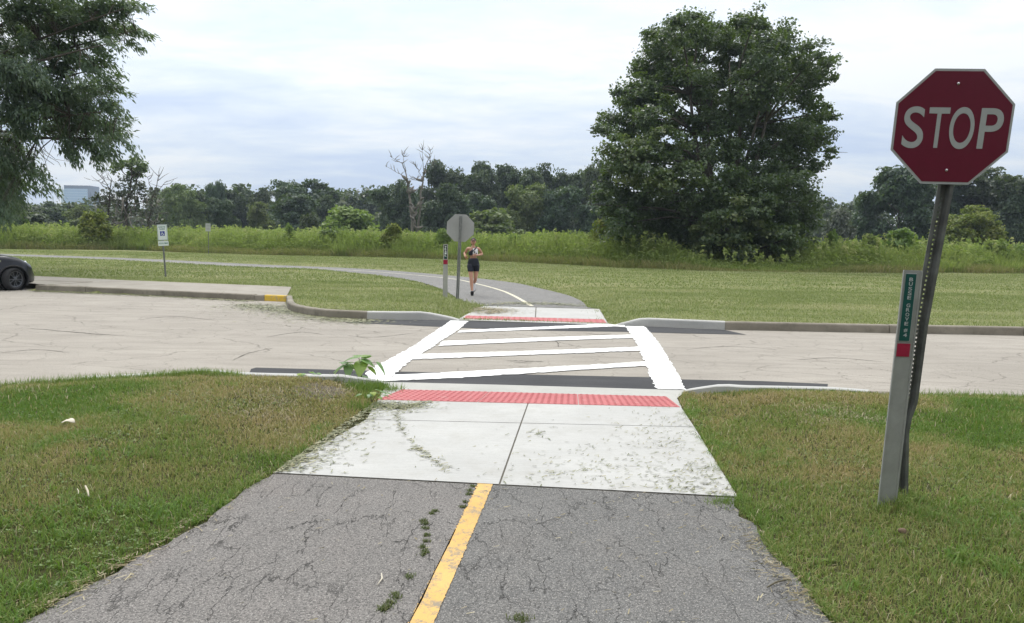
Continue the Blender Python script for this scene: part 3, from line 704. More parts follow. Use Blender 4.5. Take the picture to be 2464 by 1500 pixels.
M['clip'] = leafmat('cut_grass_bits', (0.13, 0.145, 0.07), (0.21, 0.215, 0.11), (0.32, 0.29, 0.17), trans=0.05)
def along(pts, spread, powr=2.0):
    P = [G2(*p) for p in pts]
    def f(n, R):
        i = R.randint(0, len(P) - 1, n); t = R.rand(n)[:, None]; A = np.array(P)
        g = (A[i] * (1 - t) + A[i + 1] * t)
        return g + R.randn(n, 2) * spread * (R.rand(n, 1) ** powr + .1)
    return f
def in_slab(f): 
    def g(n, R):
        P = f(n, R); k = sdist(P[:, 0], P[:, 1], [sNL, sNR, sFR, sFL]) < -.01; return P[k]
    return g
litter('grass_clippings', 2600, in_slab(along(((665, 1138), (720, 1100), (800, 1040), (900, 972)), .22, 1.5)), 201, .045, .006, 'clip')
litter('grass_clippings', 900, in_slab(along(((905, 975), (960, 985), (1010, 975)), .16, 1.2)), 202, .045, .007, 'clip')
litter('grass_clippings', 170, in_slab(along(((950, 985), (962, 1030), (1000, 1080), (1040, 1110), (1075, 1140)), .035, 1.0)), 203, .045, .006, 'clip')
litter('grass_clippings', 420, in_slab(along(((1770, 1198), (1700, 1185), (1600, 1170), (1690, 1120), (1740, 1150)), .28, 1.0)), 204, .04, .0045, 'clip')
litter('grass_clippings', 700, in_slab(along(((1300, 1150), (1500, 1120), (1620, 1060), (1650, 1000)), .5, .8)), 205, .03, .005, 'clip')
litter('grass_clippings', 25, in_slab(along(((1280, 1040), (1290, 1055)), .12, 1.0)), 207, .05, .006, 'clip')
litter('grass_clippings', 220, along(((770, 1160), (1600, 1260), (1850, 1330), (1960, 1480), (600, 1260)), .5, .6), 206, .03, .004, 'straw', z=.01)
litter('grass_clippings', 320, along(((1790, 1270), (1850, 1350), (1930, 1430), (1990, 1490)), .12, 1.0), 208, .04, .0028, 'straw', z=.01)
litter('grass_clippings', 260, along(((520, 1215), (380, 1315), (240, 1390), (90, 1470)), .1, 1.0), 209, .05, .004, 'straw', z=.01)
litter('grass_clippings', 5000, along(((590, 735), (640, 740), (700, 752), (800, 768), (870, 774)), .55, 1.2), 210, .09, .014, 'clip', z=.008)
litter('grass_clippings', 1500, along(((1120, 750), (1150, 744), (1200, 748), (1180, 756)), .35, 1.0), 211, .09, .016, 'straw', z=.02)
litter('grass_clippings', 900, along(((1180, 735), (1240, 732), (1320, 733), (1390, 738)), .4, 1.0), 212, .09, .014, 'clip', z=.03)
litter('grass_clippings', 2600, along(((90, 701), (205, 706), (400, 714), (600, 726)), .22, 1.2), 213, .1, .016, 'clip', z=.008)
# weeds rooted in the open crack of the path
M['weed'] = leafmat('crack_weeds', (0.06, 0.085, 0.026), (0.10, 0.13, 0.04), (0.17, 0.16, 0.07), trans=0.15)
def crackweed(pts, n, spread, seed, hmax=.03):
    R = np.random.RandomState(seed); P = [G2(*p) for p in pts]; i = R.randint(0, len(P), n); A = np.array(P)[i] + R.randn(n, 2) * spread
    return blades('crack_weeds', n, (0, 1, 0, 1), lambda x, y, R: R.uniform(.008, hmax, len(x)), lambda x, y, R: R.uniform(.003, .006, len(x)), seed, _Fix(A[:, 0], A[:, 1]), lean=(.6, 1.6), dryfun=lambda x, y, R: R.rand(len(x)), mat='weed', zoff=.035)
crackweed([(1048, 1232), (1040, 1238), (1020, 1256), (1024, 1273), (1028, 1290), (1026, 1305), (1017, 1318), (1018, 1336), (1024, 1330), (1022, 1262)], 520, .010, 301, .02)
crackweed([(1128, 1192), (1120, 1210), (1115, 1222), (1132, 1182), (1138, 1172)], 260, .010, 302, .02)
crackweed([(950, 1433), (956, 1440), (940, 1452), (930, 1462), (920, 1470), (926, 1466), (985, 1390)], 330, .012, 303, .02)
crackweed([(1240, 1492), (1250, 1495), (1262, 1490)], 120, .02, 304, .02)

# ------------------------------------------------------------------ leaves for trees and shrubs
def leaf_quads(C, Nn, size, R, aspect=1.7, fold=0.0):
    """diamond leaves at C with normals Nn"""
    n = len(C); Nn = Nn / (np.linalg.norm(Nn, axis=1, keepdims=True) + 1e-9)
    t = R.randn(n, 3); t -= (t * Nn).sum(1, keepdims=True) * Nn; t /= (np.linalg.norm(t, axis=1, keepdims=True) + 1e-9)
    b = np.cross(Nn, t); s = (size * R.uniform(.6, 1.35, n))[:, None]
    l = t * s * aspect / 2; w = b * s / 2
    V = np.stack([C - l, C - l * .1 + w, C + l, C - l * .1 - w], 1).reshape(-1, 3)
    return V, np.arange(4 * n).reshape(-1, 4)
def crown_pts(blobs, R, per, leaves, crad, flat=0.55, shell=(0.55, 1.0), zmin=None):
    """leaf clusters spread over and inside ellipsoid blobs: blobs = (x,y,z,rx,ry,rz)"""
    C = []; Nn = []; rn = []
    vol = np.array([(b[3] * b[4] * b[5]) ** (2 / 3) for b in blobs]); vol = vol / vol.mean()
    for b, v in zip(blobs, vol):
        k = max(3, int(per * v)); u = R.randn(k, 3); u /= np.linalg.norm(u, axis=1, keepdims=True)
        rr = R.uniform(shell[0], shell[1], (k, 1)) ** .6
        cc = np.array(b[:3]) + u * rr * np.array(b[3:6])
        for c, uu in zip(cc, u):
            m = int(leaves * R.uniform(.5, 1.5)); g = np.clip(R.randn(m, 3), -1.7, 1.7) * crad * R.uniform(.6, 1.3) * np.array([1, 1, flat])
            C.append(c + g); Nn.append(uu * .55 + R.randn(m, 3) * .55 + np.array([0, 0, .55]))
            rn.append(np.clip(R.uniform(0, .7) + R.uniform(-.1, .4, m), 0, 1))
    C = np.concatenate(C); Nn = np.concatenate(Nn); rn = np.concatenate(rn)
    if zmin is not None: k = C[:, 2] > zmin; C, Nn, rn = C[k], Nn[k], rn[k]
    return C, Nn, rn
def foliage(name, C, Nn, rn, size, R, mat, parent, aspect=1.7):
    V, F = leaf_quads(C, Nn, size, R, aspect)
    return link(name, np_mesh(name, V, F, {'rnd': rn}), mat, parent)

# ------------------------------------------------------------------ the unmown meadow
M['meadow'] = leafmat('meadow_stems', (0.175, 0.230, 0.070), (0.320, 0.375, 0.130), (0.44, 0.42, 0.20), trans=0.5, rough=0.65, spec=0.15)
M['meadow_tan'] = leafmat('meadow_edge_grass', (0.18, 0.20, 0.075), (0.26, 0.255, 0.11), (0.32, 0.265, 0.14), trans=0.3, rough=0.7, spec=0.1)
def meadow_h(x, y):
    h = .42 + .62 * fbm(x, y, 4.5, 81) + .55 * fbm(x, y, 1.3, 83)
    return h * np.where((y < 57), 1 - .68 * np.exp(-((x - 16.5) / 5.0) ** 4), 1)
def meadow(name, n, d0, d1, hmin, hmax, w, seed, mat, xs=(-75, 62), powr=1.0, dens=None, lean=(.05, .5), tan=0.0):
    R = np.random.RandomState(seed); x = R.uniform(*xs, n); d = d0 + (d1 - d0) * R.rand(n) ** powr; y = mow_edge(x) + d + 1.2 * (fbm(x, x * 0, 3.0, seed) - .5) * 2
    k = frustum(x, y, .1)
    if dens: k &= R.rand(n) < dens(x, y)
    x, y, d = x[k], y[k], d[k]; n = len(x)
    hm = meadow_h(x, y); edge = .45 + .55 * smooth01(d / 2.5) if d1 > 4 else 1.0
    h = R.uniform(hmin, hmax, n) * hm * edge * np.interp(x, [-50, -20, 5, 20], [1.3, 1.25, 1.2, 1.05]); a = R.uniform(0, 2 * PI, n); le = R.uniform(*lean, n); dx, dy = np.cos(a), np.sin(a); ww = w * R.uniform(.5, 1.4, n)
    z = np.full(n, .1); b = R.uniform(-.8, .8, n); px, py = np.cos(b) * ww / 2, np.sin(b) * ww / 2
    Q = []
    for t, wd in ((0, .8), (.5, 1.0), (.85, .7), (1.0, .12)):
        o = h * t * np.sin(le * t); zz = z - .15 * (t == 0) + h * t * np.cos(le * t * .9)
        Q.append((np.stack([x + dx * o - px * wd, y + dy * o - py * wd, zz], 1), np.stack([x + dx * o + px * wd, y + dy * o + py * wd, zz], 1)))
    V = np.stack([q for p in Q for q in p], 1).reshape(-1, 3); o = (np.arange(n) * 8)[:, None]
    F = np.concatenate([o + np.array([2 * i, 2 * i + 1, 2 * i + 3, 2 * i + 2]) for i in range(3)], 1).reshape(-1, 4)
    f = fbm(x, y, 5, 91); v = np.clip(R.rand(n) * .8 - .1 + (f - .45) * 1.3 + tan * R.rand(n), 0, 1)
    return tag(link(name, np_mesh(name, V, F, {'rnd': np.repeat(v, 3)}), M[mat]), kind='stuff')
def meadow_leaves(name, n, d0, d1, hmin, hmax, size, seed, mat, powr=1.0):
    R = np.random.RandomState(seed); x = R.uniform(-75, 62, n); y = mow_edge(x) + d0 + (d1 - d0) * R.rand(n) ** powr
    k = frustum(x, y, .1); x, y = x[k], y[k]; n = len(x); hm = meadow_h(x, y)
    z = .1 + R.uniform(hmin, hmax, n) * hm * np.interp(x, [-50, -20, 5, 20], [1.3, 1.25, 1.2, 1.05]) * (.45 + .55 * smooth01((y - mow_edge(x)) / 2.5))
    C = np.stack([x, y, z], 1); Nn = R.randn(n, 3) * .7 + np.array([0, -.3, .6]); V, F = leaf_quads(C, Nn, size, R, 2.2)
    return tag(link(name, np_mesh(name, V, F, {'rnd': np.clip(R.rand(n) * .5 + (fbm(x, y, 5, 91) - .4), 0, 1)}), M[mat]), kind='stuff')
meadow('meadow_grass', 90000, 0.3, 9, 1.0, 1.9, .05, 401, 'meadow', powr=1.3)
meadow('meadow_grass', 70000, 8, 60, 1.2, 2.0, .10, 402, 'meadow', powr=1.2)
meadow_leaves('meadow_grass', 80000, 0.6, 12, .5, 1.75, .13, 403, 'meadow', 1.3)
meadow_leaves('meadow_grass', 40000, 10, 55, 1.0, 2.0, .25, 404, 'meadow', 1.2)
def plumes(name, n, seed, mat):
    """taller leafy stalks standing up out of the meadow"""
    R = np.random.RandomState(seed); x = R.uniform(-72, 60, n); y = mow_edge(x) + 1.5 + 26 * R.rand(n) ** 1.5; k = frustum(x, y, .1) & (fbm(x, y, 2.5, 85) > .45); x, y = x[k], y[k]
    C = []; rn = []
    for a, b, h in zip(x, y, meadow_h(x, y) * 1.75 + R.uniform(.15, 1.0, len(x))):
        m = 16; t = R.uniform(.35, 1, m) ** .7; C.append(np.stack([a + R.randn(m) * .12 * (1.25 - t), b + R.randn(m) * .12, .1 + h * t], 1)); rn.append(np.clip(R.uniform(0, .8) + R.uniform(-.1, .2, m), 0, 1))
    C = np.concatenate(C); V, F = leaf_quads(C, R.randn(len(C), 3) * .6 + np.array([0, -.4, .6]), .14, R, 2.0)
    return tag(link(name, np_mesh(name, V, F, {'rnd': np.concatenate(rn)}), M[mat]), kind='stuff')
plumes('meadow_weeds', 4200, 406, 'meadow')
meadow('meadow_edge', 40000, -0.7, 1.3, .2, .75, .035, 405, 'meadow_tan', lean=(.2, 1.0), tan=.4)

gut = [lerp(a, b, t) + np.array([0, -.05]) for a, b in zip(far_park[1:3], far_park[2:4]) for t in np.arange(0, 1, .012)]
tufts('grass', [g for i, g in enumerate(gut) if (i * 7) % 5 < 3], 34, .07, .03, .12, .014, 109, (.1, .8), (.3, 1.4), 'grass_far')
tufts('grass', [lerp(a, b, t) + np.array([0, -.03]) for a, b in zip(far_left[3:6], far_left[4:7]) for t in np.arange(0, 1, .05)], 16, .06, .02, .07, .012, 110, (.3, .9), (.3, 1.4), 'grass_far')

# coarse crab grass clumps near the edges of the path
M['crab'] = leafmat('coarse_grass', (0.085, 0.19, 0.03), (0.15, 0.26, 0.05), (0.24, 0.30, 0.09), trans=0.35, rough=0.5, spec=0.3)
R = np.random.RandomState(140); X = R.uniform(-4.5, 4.5, 5200); Y = R.uniform(2.5, 8.5, 5200); dp = sdist(X, Y, NPATH)
k = frustum(X, Y) & (dp > .01) & (dp < 1.5) & (sdist(X, Y, ROAD) > .3) & (fbm(X, Y, .6, 131) > .52 + .10 * dp + .012 * (Y - 2.5))
spots = np.stack([X[k], Y[k]], 1); n_ = len(spots)
tufts('coarse_grass', list(spots[:380]), 30, .035, .03, .085, .006, 141, (0, 1), (.5, 1.5), 'crab')
edge_pts = [lerp(a, b, t) for L_ in (pl[2:], pr[:-2]) for a, b in zip(L_[:-1], L_[1:]) for t in np.arange(0, 1, .12)]
edge_pts = [p for p in edge_pts if fbm(p[0], p[1], .35, 151) > .47]
tufts('grass', edge_pts, 40, .032, .02, .06, .005, 142, (0, .9), (.5, 1.5))
# ------------------------------------------------------------------ trees of the wood's edge: crowns one unit tall, copied and scaled
M['wood'] = leafmat('dark_wood_leaves', (0.029, 0.054, 0.033), (0.054, 0.086, 0.047), (0.084, 0.118, 0.057), trans=0.2, objvar=0.35)
M['light_wood'] = leafmat('pale_wood_leaves', (0.070, 0.112, 0.044), (0.120, 0.165, 0.062), (0.17, 0.21, 0.085), trans=0.3, objvar=0.25)
M['yellow_leaf'] = leafmat('yellow_green_leaves', (0.105, 0.145, 0.028), (0.185, 0.215, 0.042), (0.27, 0.27, 0.06), trans=0.35)
M['bright_leaf'] = leafmat('bright_green_leaves', (0.115, 0.185, 0.045), (0.180, 0.260, 0.075), (0.25, 0.32, 0.11), trans=0.4, objvar=0.15)
M['purple_leaf'] = leafmat('dusky_leaves', (0.060, 0.074, 0.060), (0.090, 0.104, 0.080), (0.12, 0.13, 0.10), trans=0.15)
M['bark_grey'] = bark('grey_bark', (0.055, 0.047, 0.038), (0.13, 0.115, 0.095))
M['bark_dead'] = bark('bleached_dead_wood', (0.125, 0.112, 0.096), (0.26, 0.238, 0.21), 3.0)
M['bark_brush'] = bark('dead_brush_wood', (0.10, 0.085, 0.07), (0.22, 0.19, 0.16), 3.0)
def unit_blobs(kind, R):
    B = []
    if kind == 'round':
        for i in range(26):
            z = R.uniform(.1, .9); w = .5 * math.sqrt(max(.02, 1 - ((z - .42) / .58) ** 2)) * .78; a = R.uniform(0, 2 * PI); q = w * R.uniform(.3, 1)
            r = R.uniform(.10, .17); B.append((q * math.cos(a), q * math.sin(a), z, r, r, r * .8))
    elif kind == 'tall':
        for i in range(28):
            z = R.uniform(.06, .93); w = .40 * math.sin(PI * min(1, max(.08, (z + .12) / 1.12))) ** .6; a = R.uniform(0, 2 * PI); q = w * R.uniform(.25, 1)
            r = R.uniform(.09, .15) * (1.1 if z < .7 else .8); B.append((q * math.cos(a), q * math.sin(a), z, r * 1.2, r * 1.2, r * .8))
    elif kind == 'lobed':
        for i in range(5):
            cx, cy, top = R.uniform(-.3, .3), R.uniform(-.3, .3), R.uniform(.72, .93)
            for j in range(7):
                z = R.uniform(.1, top); r = R.uniform(.09, .16); B.append((cx + R.uniform(-.15, .15), cy + R.uniform(-.15, .15), z, r * 1.15, r * 1.15, r * .8))
        B.append((0, 0, .93, .1, .1, .07))
    elif kind == 'bush':
        for i in range(22):
            u = R.randn(3); u /= np.linalg.norm(u); u[2] = abs(u[2]); B.append((u[0] * .36, u[1] * .36, .05 + u[2] * .78, .14, .14, .16))
    return B
def unit_crown(name, kind, seed, size, per=10, leaves=60, crad=.05):
    R = np.random.RandomState(seed); C, Nn, rn = crown_pts(unit_blobs(kind, R), R, per, leaves, crad, .6, zmin=0.0)
    C[:, 2] = np.clip(C[:, 2] / np.percentile(C[:, 2], 99.7), 0, 1.05)
    V, F = leaf_quads(C, Nn, size, R, 1.4)
    return np_mesh(name, V, F, {'rnd': rn})
def unit_trunk(seed):
    R = random.Random(seed); mb = MB()
    mb.tube([(0, 0, -.02), (.01, 0, .3), (R.uniform(-.03, .03), 0, .62), (R.uniform(-.05, .05), .02, .85)], [.03, .022, .014, .004], 7)
    for i in range(8):
        z = R.uniform(.28, .7); a = R.uniform(0, 2 * PI); l = R.uniform(.15, .32)
        mb.tube([(0, 0, z), (l * .5 * math.cos(a), l * .5 * math.sin(a), z + .09), (l * math.cos(a), l * math.sin(a), z + R.uniform(.14, .24))], [.011, .007, .002], 5)
    return mb.mesh('trunk', True)
CR = {}
for kind, n, size in (('round', 3, .032), ('tall', 3, .030), ('lobed', 4, .030), ('bush', 2, .055)):
    CR[kind] = [unit_crown('crown', kind, 500 + 10 * n + i + len(kind), size, per=(13 if kind != 'bush' else 9), leaves=(95 if kind != 'bush' else 46), crad=.052 if kind != 'bush' else .07) for i in range(n)]
TRK = [unit_trunk(i) for i in range(3)]
_cache = {}
def withmat(me, mat):
    k = (me.name, mat)
    if k not in _cache:
        m2 = me if not me.materials else me.copy()
        m2.materials.clear(); m2.materials.append(M[mat]); _cache[k] = m2
    return _cache[k]
def plant(name, label, cat, x, ytop, w, Y, kind, var, mat, group=None, depth=1.0, stem=True, base=0.0, ybase=None):
    """a tree or shrub whose top is sighted at (x, ytop) and whose crown is w wide, standing Y away"""
    if cat == 'shrub': Y = max(Y, float(mow_edge(AT(x, 600, Y)[0])) + 3.0)
    p = AT(x, 600, Y); H = AT(x, ytop, Y)[2] - base; Wd = w / FOC * Y
    root = empty(name, (p[0], p[1], base), random.Random(int(x * 7 + Y)).uniform(0, 6.28)); tag(root, label, cat, group)
    c = bpy.data.objects.new('crown' if cat == 'tree' else 'foliage', withmat(CR[kind][var % len(CR[kind])], mat)); COL.objects.link(c); c.parent = root; c.scale = (Wd * 1.2, Wd * depth * 1.2, H)
    if stem:
        t = bpy.data.objects.new('trunk' if cat == 'tree' else 'stem', withmat(TRK[var % 3], 'bark_grey')); COL.objects.link(t); t.parent = root; t.scale = (min(Wd, H) * .8, min(Wd, H) * .8, H * .9)
    return root
EDGE = 'trees along the far edge of the meadow'
for a in [
    (8, 418, 130, 88, 'lobed', 0, 'wood', 'dark tree at the left edge of the view, under the hanging feathery branches'),
    (62, 494, 100, 150, 'round', 0, 'wood', 'low domed tree left of the far glass office block'),
    (124, 490, 80, 165, 'lobed', 1, 'wood', 'dark bushy tree whose top covers the left foot of the glass office block'),
    (190, 496, 76, 150, 'round', 1, 'light_wood', 'paler green tree just below the glass office block'),
    (432, 449, 78, 168, 'lobed', 2, 'light_wood', 'loose airy tree right behind the reserved parking sign'),
    (482, 466, 70, 178, 'round', 2, 'wood', 'low dull tree between the parking sign and the small white far sign'),
    (522, 441, 52, 176, 'tall', 0, 'wood', 'slim pointed tree rising just right of the small white far sign'),
    (533, 481, 64, 136, 'round', 0, 'wood', 'small round dark tree standing forward beside the small white far sign'),
    (582, 452, 100, 185, 'lobed', 3, 'wood', 'broad flat topped tree right of the slim pointed one'),
    (632, 456, 64, 180, 'round', 1, 'wood', 'rounded tree filling the dip left of the highest left group'),
    (622, 490, 60, 140, 'tall', 1, 'light_wood', 'narrow lighter green tree low in front of the flat topped one'),
    (676, 441, 112, 168, 'lobed', 0, 'wood', 'big lumpy dark tree, left one of the high pair in the left wood'),
    (748, 440, 112, 172, 'lobed', 1, 'wood', 'big lumpy dark tree, right one of the high pair in the left wood'),
    (706, 470, 110, 150, 'round', 2, 'wood', 'broad round tree standing in front of the high pair'),
    (790, 474, 80, 165, 'tall', 2, 'wood', 'dark tree at the right shoulder where the left wood steps down'),
    (850, 468, 120, 240, 'round', 0, 'wood', 'distant low rounded tree in the dip of the wood, left one'),
    (912, 477, 90, 230, 'lobed', 2, 'wood', 'distant low tree in the dip of the wood, right one near the dead tree'),
    (966, 442, 96, 158, 'lobed', 3, 'wood', 'dark tree standing just left of the bare dead tree'),
    (1052, 396, 112, 168, 'lobed', 0, 'wood', 'tall dark oak right of the bare dead tree'),
    (1066, 448, 100, 140, 'round', 1, 'wood', 'shorter round dark tree low in front of the tall oak by the dead tree'),
    (1150, 400, 108, 170, 'lobed', 1, 'wood', 'tall dark oak above the back of the grey octagonal sign'),
    (1222, 404, 96, 172, 'lobed', 2, 'wood', 'tall dark oak above and right of the jogger'),
    (1305, 405, 108, 168, 'lobed', 3, 'wood', 'tall dark oak with a frayed flat top left of the huge tree'),
    (1388, 416, 104, 165, 'round', 2, 'wood', 'smooth dark tree whose top slopes up to the huge tree'),
    (1436, 396, 80, 150, 'tall', 0, 'wood', 'dark tree partly hidden behind the left side of the huge tree'),
    (1262, 448, 104, 140, 'round', 0, 'light_wood', 'greyish green round tree in front of the tall oaks, mid way to the huge tree'),
    (1352, 456, 110, 142, 'lobed', 0, 'wood', 'broad dark tree low in front, just left of the huge tree'),
    (1140, 470, 96, 144, 'lobed', 3, 'wood', 'dark tree directly behind the back of the grey octagonal sign'),
    (1992, 488, 80, 270, 'round', 1, 'wood', 'hazy distant tree just right of the huge tree'),
    (2056, 485, 80, 260, 'lobed', 1, 'wood', 'hazy distant tree left of the wood behind the stop sign'),
    (2160, 409, 150, 124, 'lobed', 2, 'wood', 'tall stepped dark tree showing left below the red stop sign'),
    (2246, 436, 110, 130, 'lobed', 0, 'wood', 'dark tree directly behind the foot of the red octagon'),
    (2362, 416, 170, 126, 'lobed', 3, 'wood', 'tall dark tree showing right below the red stop sign'),
    (2442, 449, 110, 120, 'round', 2, 'wood', 'dark blue green tree at the right edge of the view'),
]:
    plant('tree', a[7], 'tree', *a[:7], group=EDGE)
plant('tree', 'yellow green tree with feathery layers right of the stop sign post', 'tree', 2330, 502, 118, 96, 'lobed', 1, 'yellow_leaf')
SH = 'shrubs standing in or behind the meadow'
for a in [
    (84, 513, 95, 120, 'bush', 0, 'wood', 'wide low dark shrub behind the meadow at the far left'),
    (232, 510, 64, 84, 'bush', 1, 'yellow_leaf', 'yellow green shrub at the left foot of the dead brush tangle'),
    (842, 501, 118, 116, 'bush', 0, 'bright_leaf', 'large smooth round light green shrub left of the dead tree'),
    (750, 517, 50, 108, 'bush', 1, 'wood', 'small dark pointed shrub left of the large round one'),
    (1188, 508, 116, 122, 'bush', 1, 'light_wood', 'rounded green shrub right behind the jogger and the grey sign'),
    (1452, 532, 66, 60, 'bush', 0, 'yellow_leaf', 'yellowish shrub at the left foot of the huge tree'),
    (2018, 503, 66, 112, 'bush', 1, 'purple_leaf', 'dusky purplish round shrub right of the huge tree'),
    (2166, 552, 80, 60, 'bush', 0, 'bright_leaf', 'bright green shrub in the meadow left of the stop sign post'),
    (46, 548, 34, 66, 'bush', 1, 'light_wood', 'leggy grey green weed shrub in the meadow at the far left'),
    (128, 562, 52, 70, 'bush', 0, 'light_wood', 'low spreading grey green shrub in the meadow below the glass office block'),
    (696, 542, 26, 74, 'bush', 1, 'bright_leaf', 'thin upright young shrub in the meadow with a bare stem below'),
    (945, 541, 52, 70, 'bush', 0, 'yellow_leaf', 'young yellow tipped shrub in the meadow in front of the dead tree'),
    (800, 553, 60, 72, 'bush', 1, 'light_wood', 'greyish weed shrub in the meadow below the large round shrub'),
    (1068, 553, 40, 68, 'bush', 0, 'bright_leaf', 'bright weed shrub in the meadow beside the grey octagonal sign'),
    (1236, 566, 40, 62, 'bush', 1, 'bright_leaf', 'bright weed shrub in the meadow right of the jogger'),
    (2004, 558, 30, 58, 'bush', 1, 'bright_leaf', 'slender bright weed shrub under the dusky purplish shrub'),
    (2096, 566, 44, 58, 'bush', 0, 'bright_leaf', 'twin tipped bright weed shrub left of the bright shrub by the post'),
    (2402, 580, 56, 60, 'bush', 1, 'bright_leaf', 'bright shrub with dark base in the meadow near the right edge'),
    (2452, 590, 50, 62, 'bush', 0, 'bright_leaf', 'bright shrub cut by the right edge of the view'),
    (1890, 556, 70, 56, 'bush', 1, 'light_wood', 'green shrub at the right foot of the huge tree'),
]:
    plant('shrub', a[7], 'shrub', *a[:7], group=SH)
# the depth of the wood behind, one mass
R = np.random.RandomState(77); B = []
for i in range(190):
    x = R.uniform(-300, 2750); Y = R.uniform(200, 300); yt = (461 if x > 380 else 508) + 0.02 * (x - 1232) + R.uniform(-8, 12); p = AT(x, yt, Y); H = p[2]
    B.append((p[0], p[1], H * .5, R.uniform(6, 10), R.uniform(5, 8), H * .5))
C, Nn, rn = crown_pts(B, R, 16, 50, 1.1, .7, (.4, .92), zmin=0.3)
V, F = leaf_quads(C, Nn, .9, R, 1.4)
tag(link('far_wood', np_mesh('far_wood', V, F, {'rnd': rn}), M['wood']), kind='stuff')

# ------------------------------------------------------------------ the huge many stemmed tree
M['maple'] = leafmat('maple_leaves', (0.034, 0.064, 0.032), (0.072, 0.112, 0.048), (0.150, 0.178, 0.066), trans=0.30, rough=0.38, spec=0.5)
Y0 = 60.0
blobs_px = [(540,160,115),(450,230,120),(640,150,100),(720,200,100),(930,125,95),(860,210,100),(1020,190,100),(1085,260,90),(380,330,110),(1250,310,110),(1310,380,80),(1180,390,120),
 (620,290,90),(850,330,130),(1000,350,120),(250,500,100),(360,470,110),(330,570,100),(190,660,90),(135,720,65),(280,680,110),(410,640,90),(900,500,130),(1050,480,110),(1230,520,100),(1290,610,85),
 (1320,740,70),(1355,815,42),(1220,700,110),(1100,650,100),(950,640,120),(800,610,110),(690,660,95),(560,690,85),(450,770,110),(250,820,120),(330,900,120),(170,860,80),(600,830,120),(750,800,110),
 (880,820,110),(1020,800,110),(1130,820,90),(1210,880,75),(170,980,95),(300,1030,110),(130,1100,70),(200,1200,110),(330,1150,100),(430,980,85),(560,940,90),(780,980,110),(900,980,120),(1050,960,110),
 (1180,1000,90),(1250,1080,65),(770,1120,110),(760,1210,100),(900,1150,110),(1050,1130,110),(1180,1180,100),(300,1290,95),(420,1270,60),(660,1280,80),(800,1330,110),(950,1340,110),(1080,1290,95),(650,1380,70),(180,1300,70),
 (1150,880,80),(1000,1230,110),(1120,1230,80),(900,1250,100),(1180,1330,90),(560,1330,100),(430,1370,80),(300,1380,80),(900,1390,80),(1050,1390,80),(250,1120,110),(400,1100,110),(520,1080,110),(560,1200,110),(660,1050,110),(500,1220,110),(1160,1100,100),(980,1040,110),(480,380,80),(560,420,60),(610,500,70),(540,330,80),(500,470,70),(680,470,75),(640,400,60),(720,430,55),(700,560,60),(480,560,60)]
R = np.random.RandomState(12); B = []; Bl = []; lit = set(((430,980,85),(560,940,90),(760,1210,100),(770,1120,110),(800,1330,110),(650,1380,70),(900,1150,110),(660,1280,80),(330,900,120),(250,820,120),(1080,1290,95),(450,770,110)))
for (a, b, r) in blobs_px:
    dx, dy, dr = a * .4491 + 1395.7, b * .4491, r * .4491
    low = b > 900
    off = R.uniform(-4.5, 3.5) if not low else R.uniform(-5.5, 0)
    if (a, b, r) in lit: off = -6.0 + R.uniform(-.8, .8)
    p = AT(dx, dy, Y0 + off); q = dr / FOC * (Y0 + off)
    t = (p[0], p[1], max(p[2], q * .5), q * 1.0, q * 1.0, q * .85)
    (Bl if (a, b, r) in lit else B).append(t)
for (a, b, r) in blobs_px:                                # the far half of the crown
    if R.rand() < (.45 if 420 < a < 720 and 360 < b < 620 else .62):
        p = AT((a - 730) * .86 * .4491 + 1395.7 + 730 * .4491, b * .4491 + 6, Y0 + R.uniform(4, 8)); q = r * .4491 / FOC * Y0
        B.append((p[0], p[1], max(p[2], q * .5), q, q, q * .8))
base = AT(1735, 640, Y0); base[2] = 0.05
root = empty('tree', tuple(base)); tag(root, 'huge broadleaf tree at the meadow edge, far larger than all others', 'tree')
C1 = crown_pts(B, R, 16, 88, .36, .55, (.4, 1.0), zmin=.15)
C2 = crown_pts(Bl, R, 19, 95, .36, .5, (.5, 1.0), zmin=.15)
C = np.concatenate([C1[0], C2[0]]) - base; Nn = np.concatenate([C1[1], C2[1]]); rn = np.concatenate([C1[2] * .75, np.clip(C2[2] * .8 + .25, 0, 1)])  # front lower clumps coloured lighter and yellower to look lit
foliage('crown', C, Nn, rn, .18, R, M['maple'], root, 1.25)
mb = MB(); rr = random.Random(4)
stems = []
for i in range(7):
    a = i / 7 * 2 * PI; s = Vector((math.cos(a) * .5, math.sin(a) * .5, -.1)); lean = rr.uniform(2.2, 4.4)
    e_ = Vector((math.cos(a) * lean, math.sin(a) * lean * .8, rr.uniform(13, 16.5)))
    pts = [s, s.lerp(e_, .3) + Vector((rr.uniform(-.3, .3), 0, .3)), s.lerp(e_, .65) + Vector((rr.uniform(-.4, .4), 0, 0)), e_]
    mb.tube(pts, [.34, .25, .15, .05], 8); stems.append(pts)
for b in B + Bl:
    c = Vector(b[:3]) - Vector(base); best = min((p for st in stems for p in [st[0].lerp(st[1], .7), st[1], st[1].lerp(st[2], .5), st[2], st[2].lerp(st[3], .5)] if p.z < c.z + .5), key=lambda p: (p - c).length, default=stems[0][0])
    mid = best.lerp(c, .5) + Vector((rr.uniform(-.3, .3), rr.uniform(-.3, .3), rr.uniform(0, .5)))
    mb.tube([best, mid, c, c + (c - mid) * .35], [.11, .07, .035, .01], 5)
mb.build('trunk', M['bark_grey'], root, True)

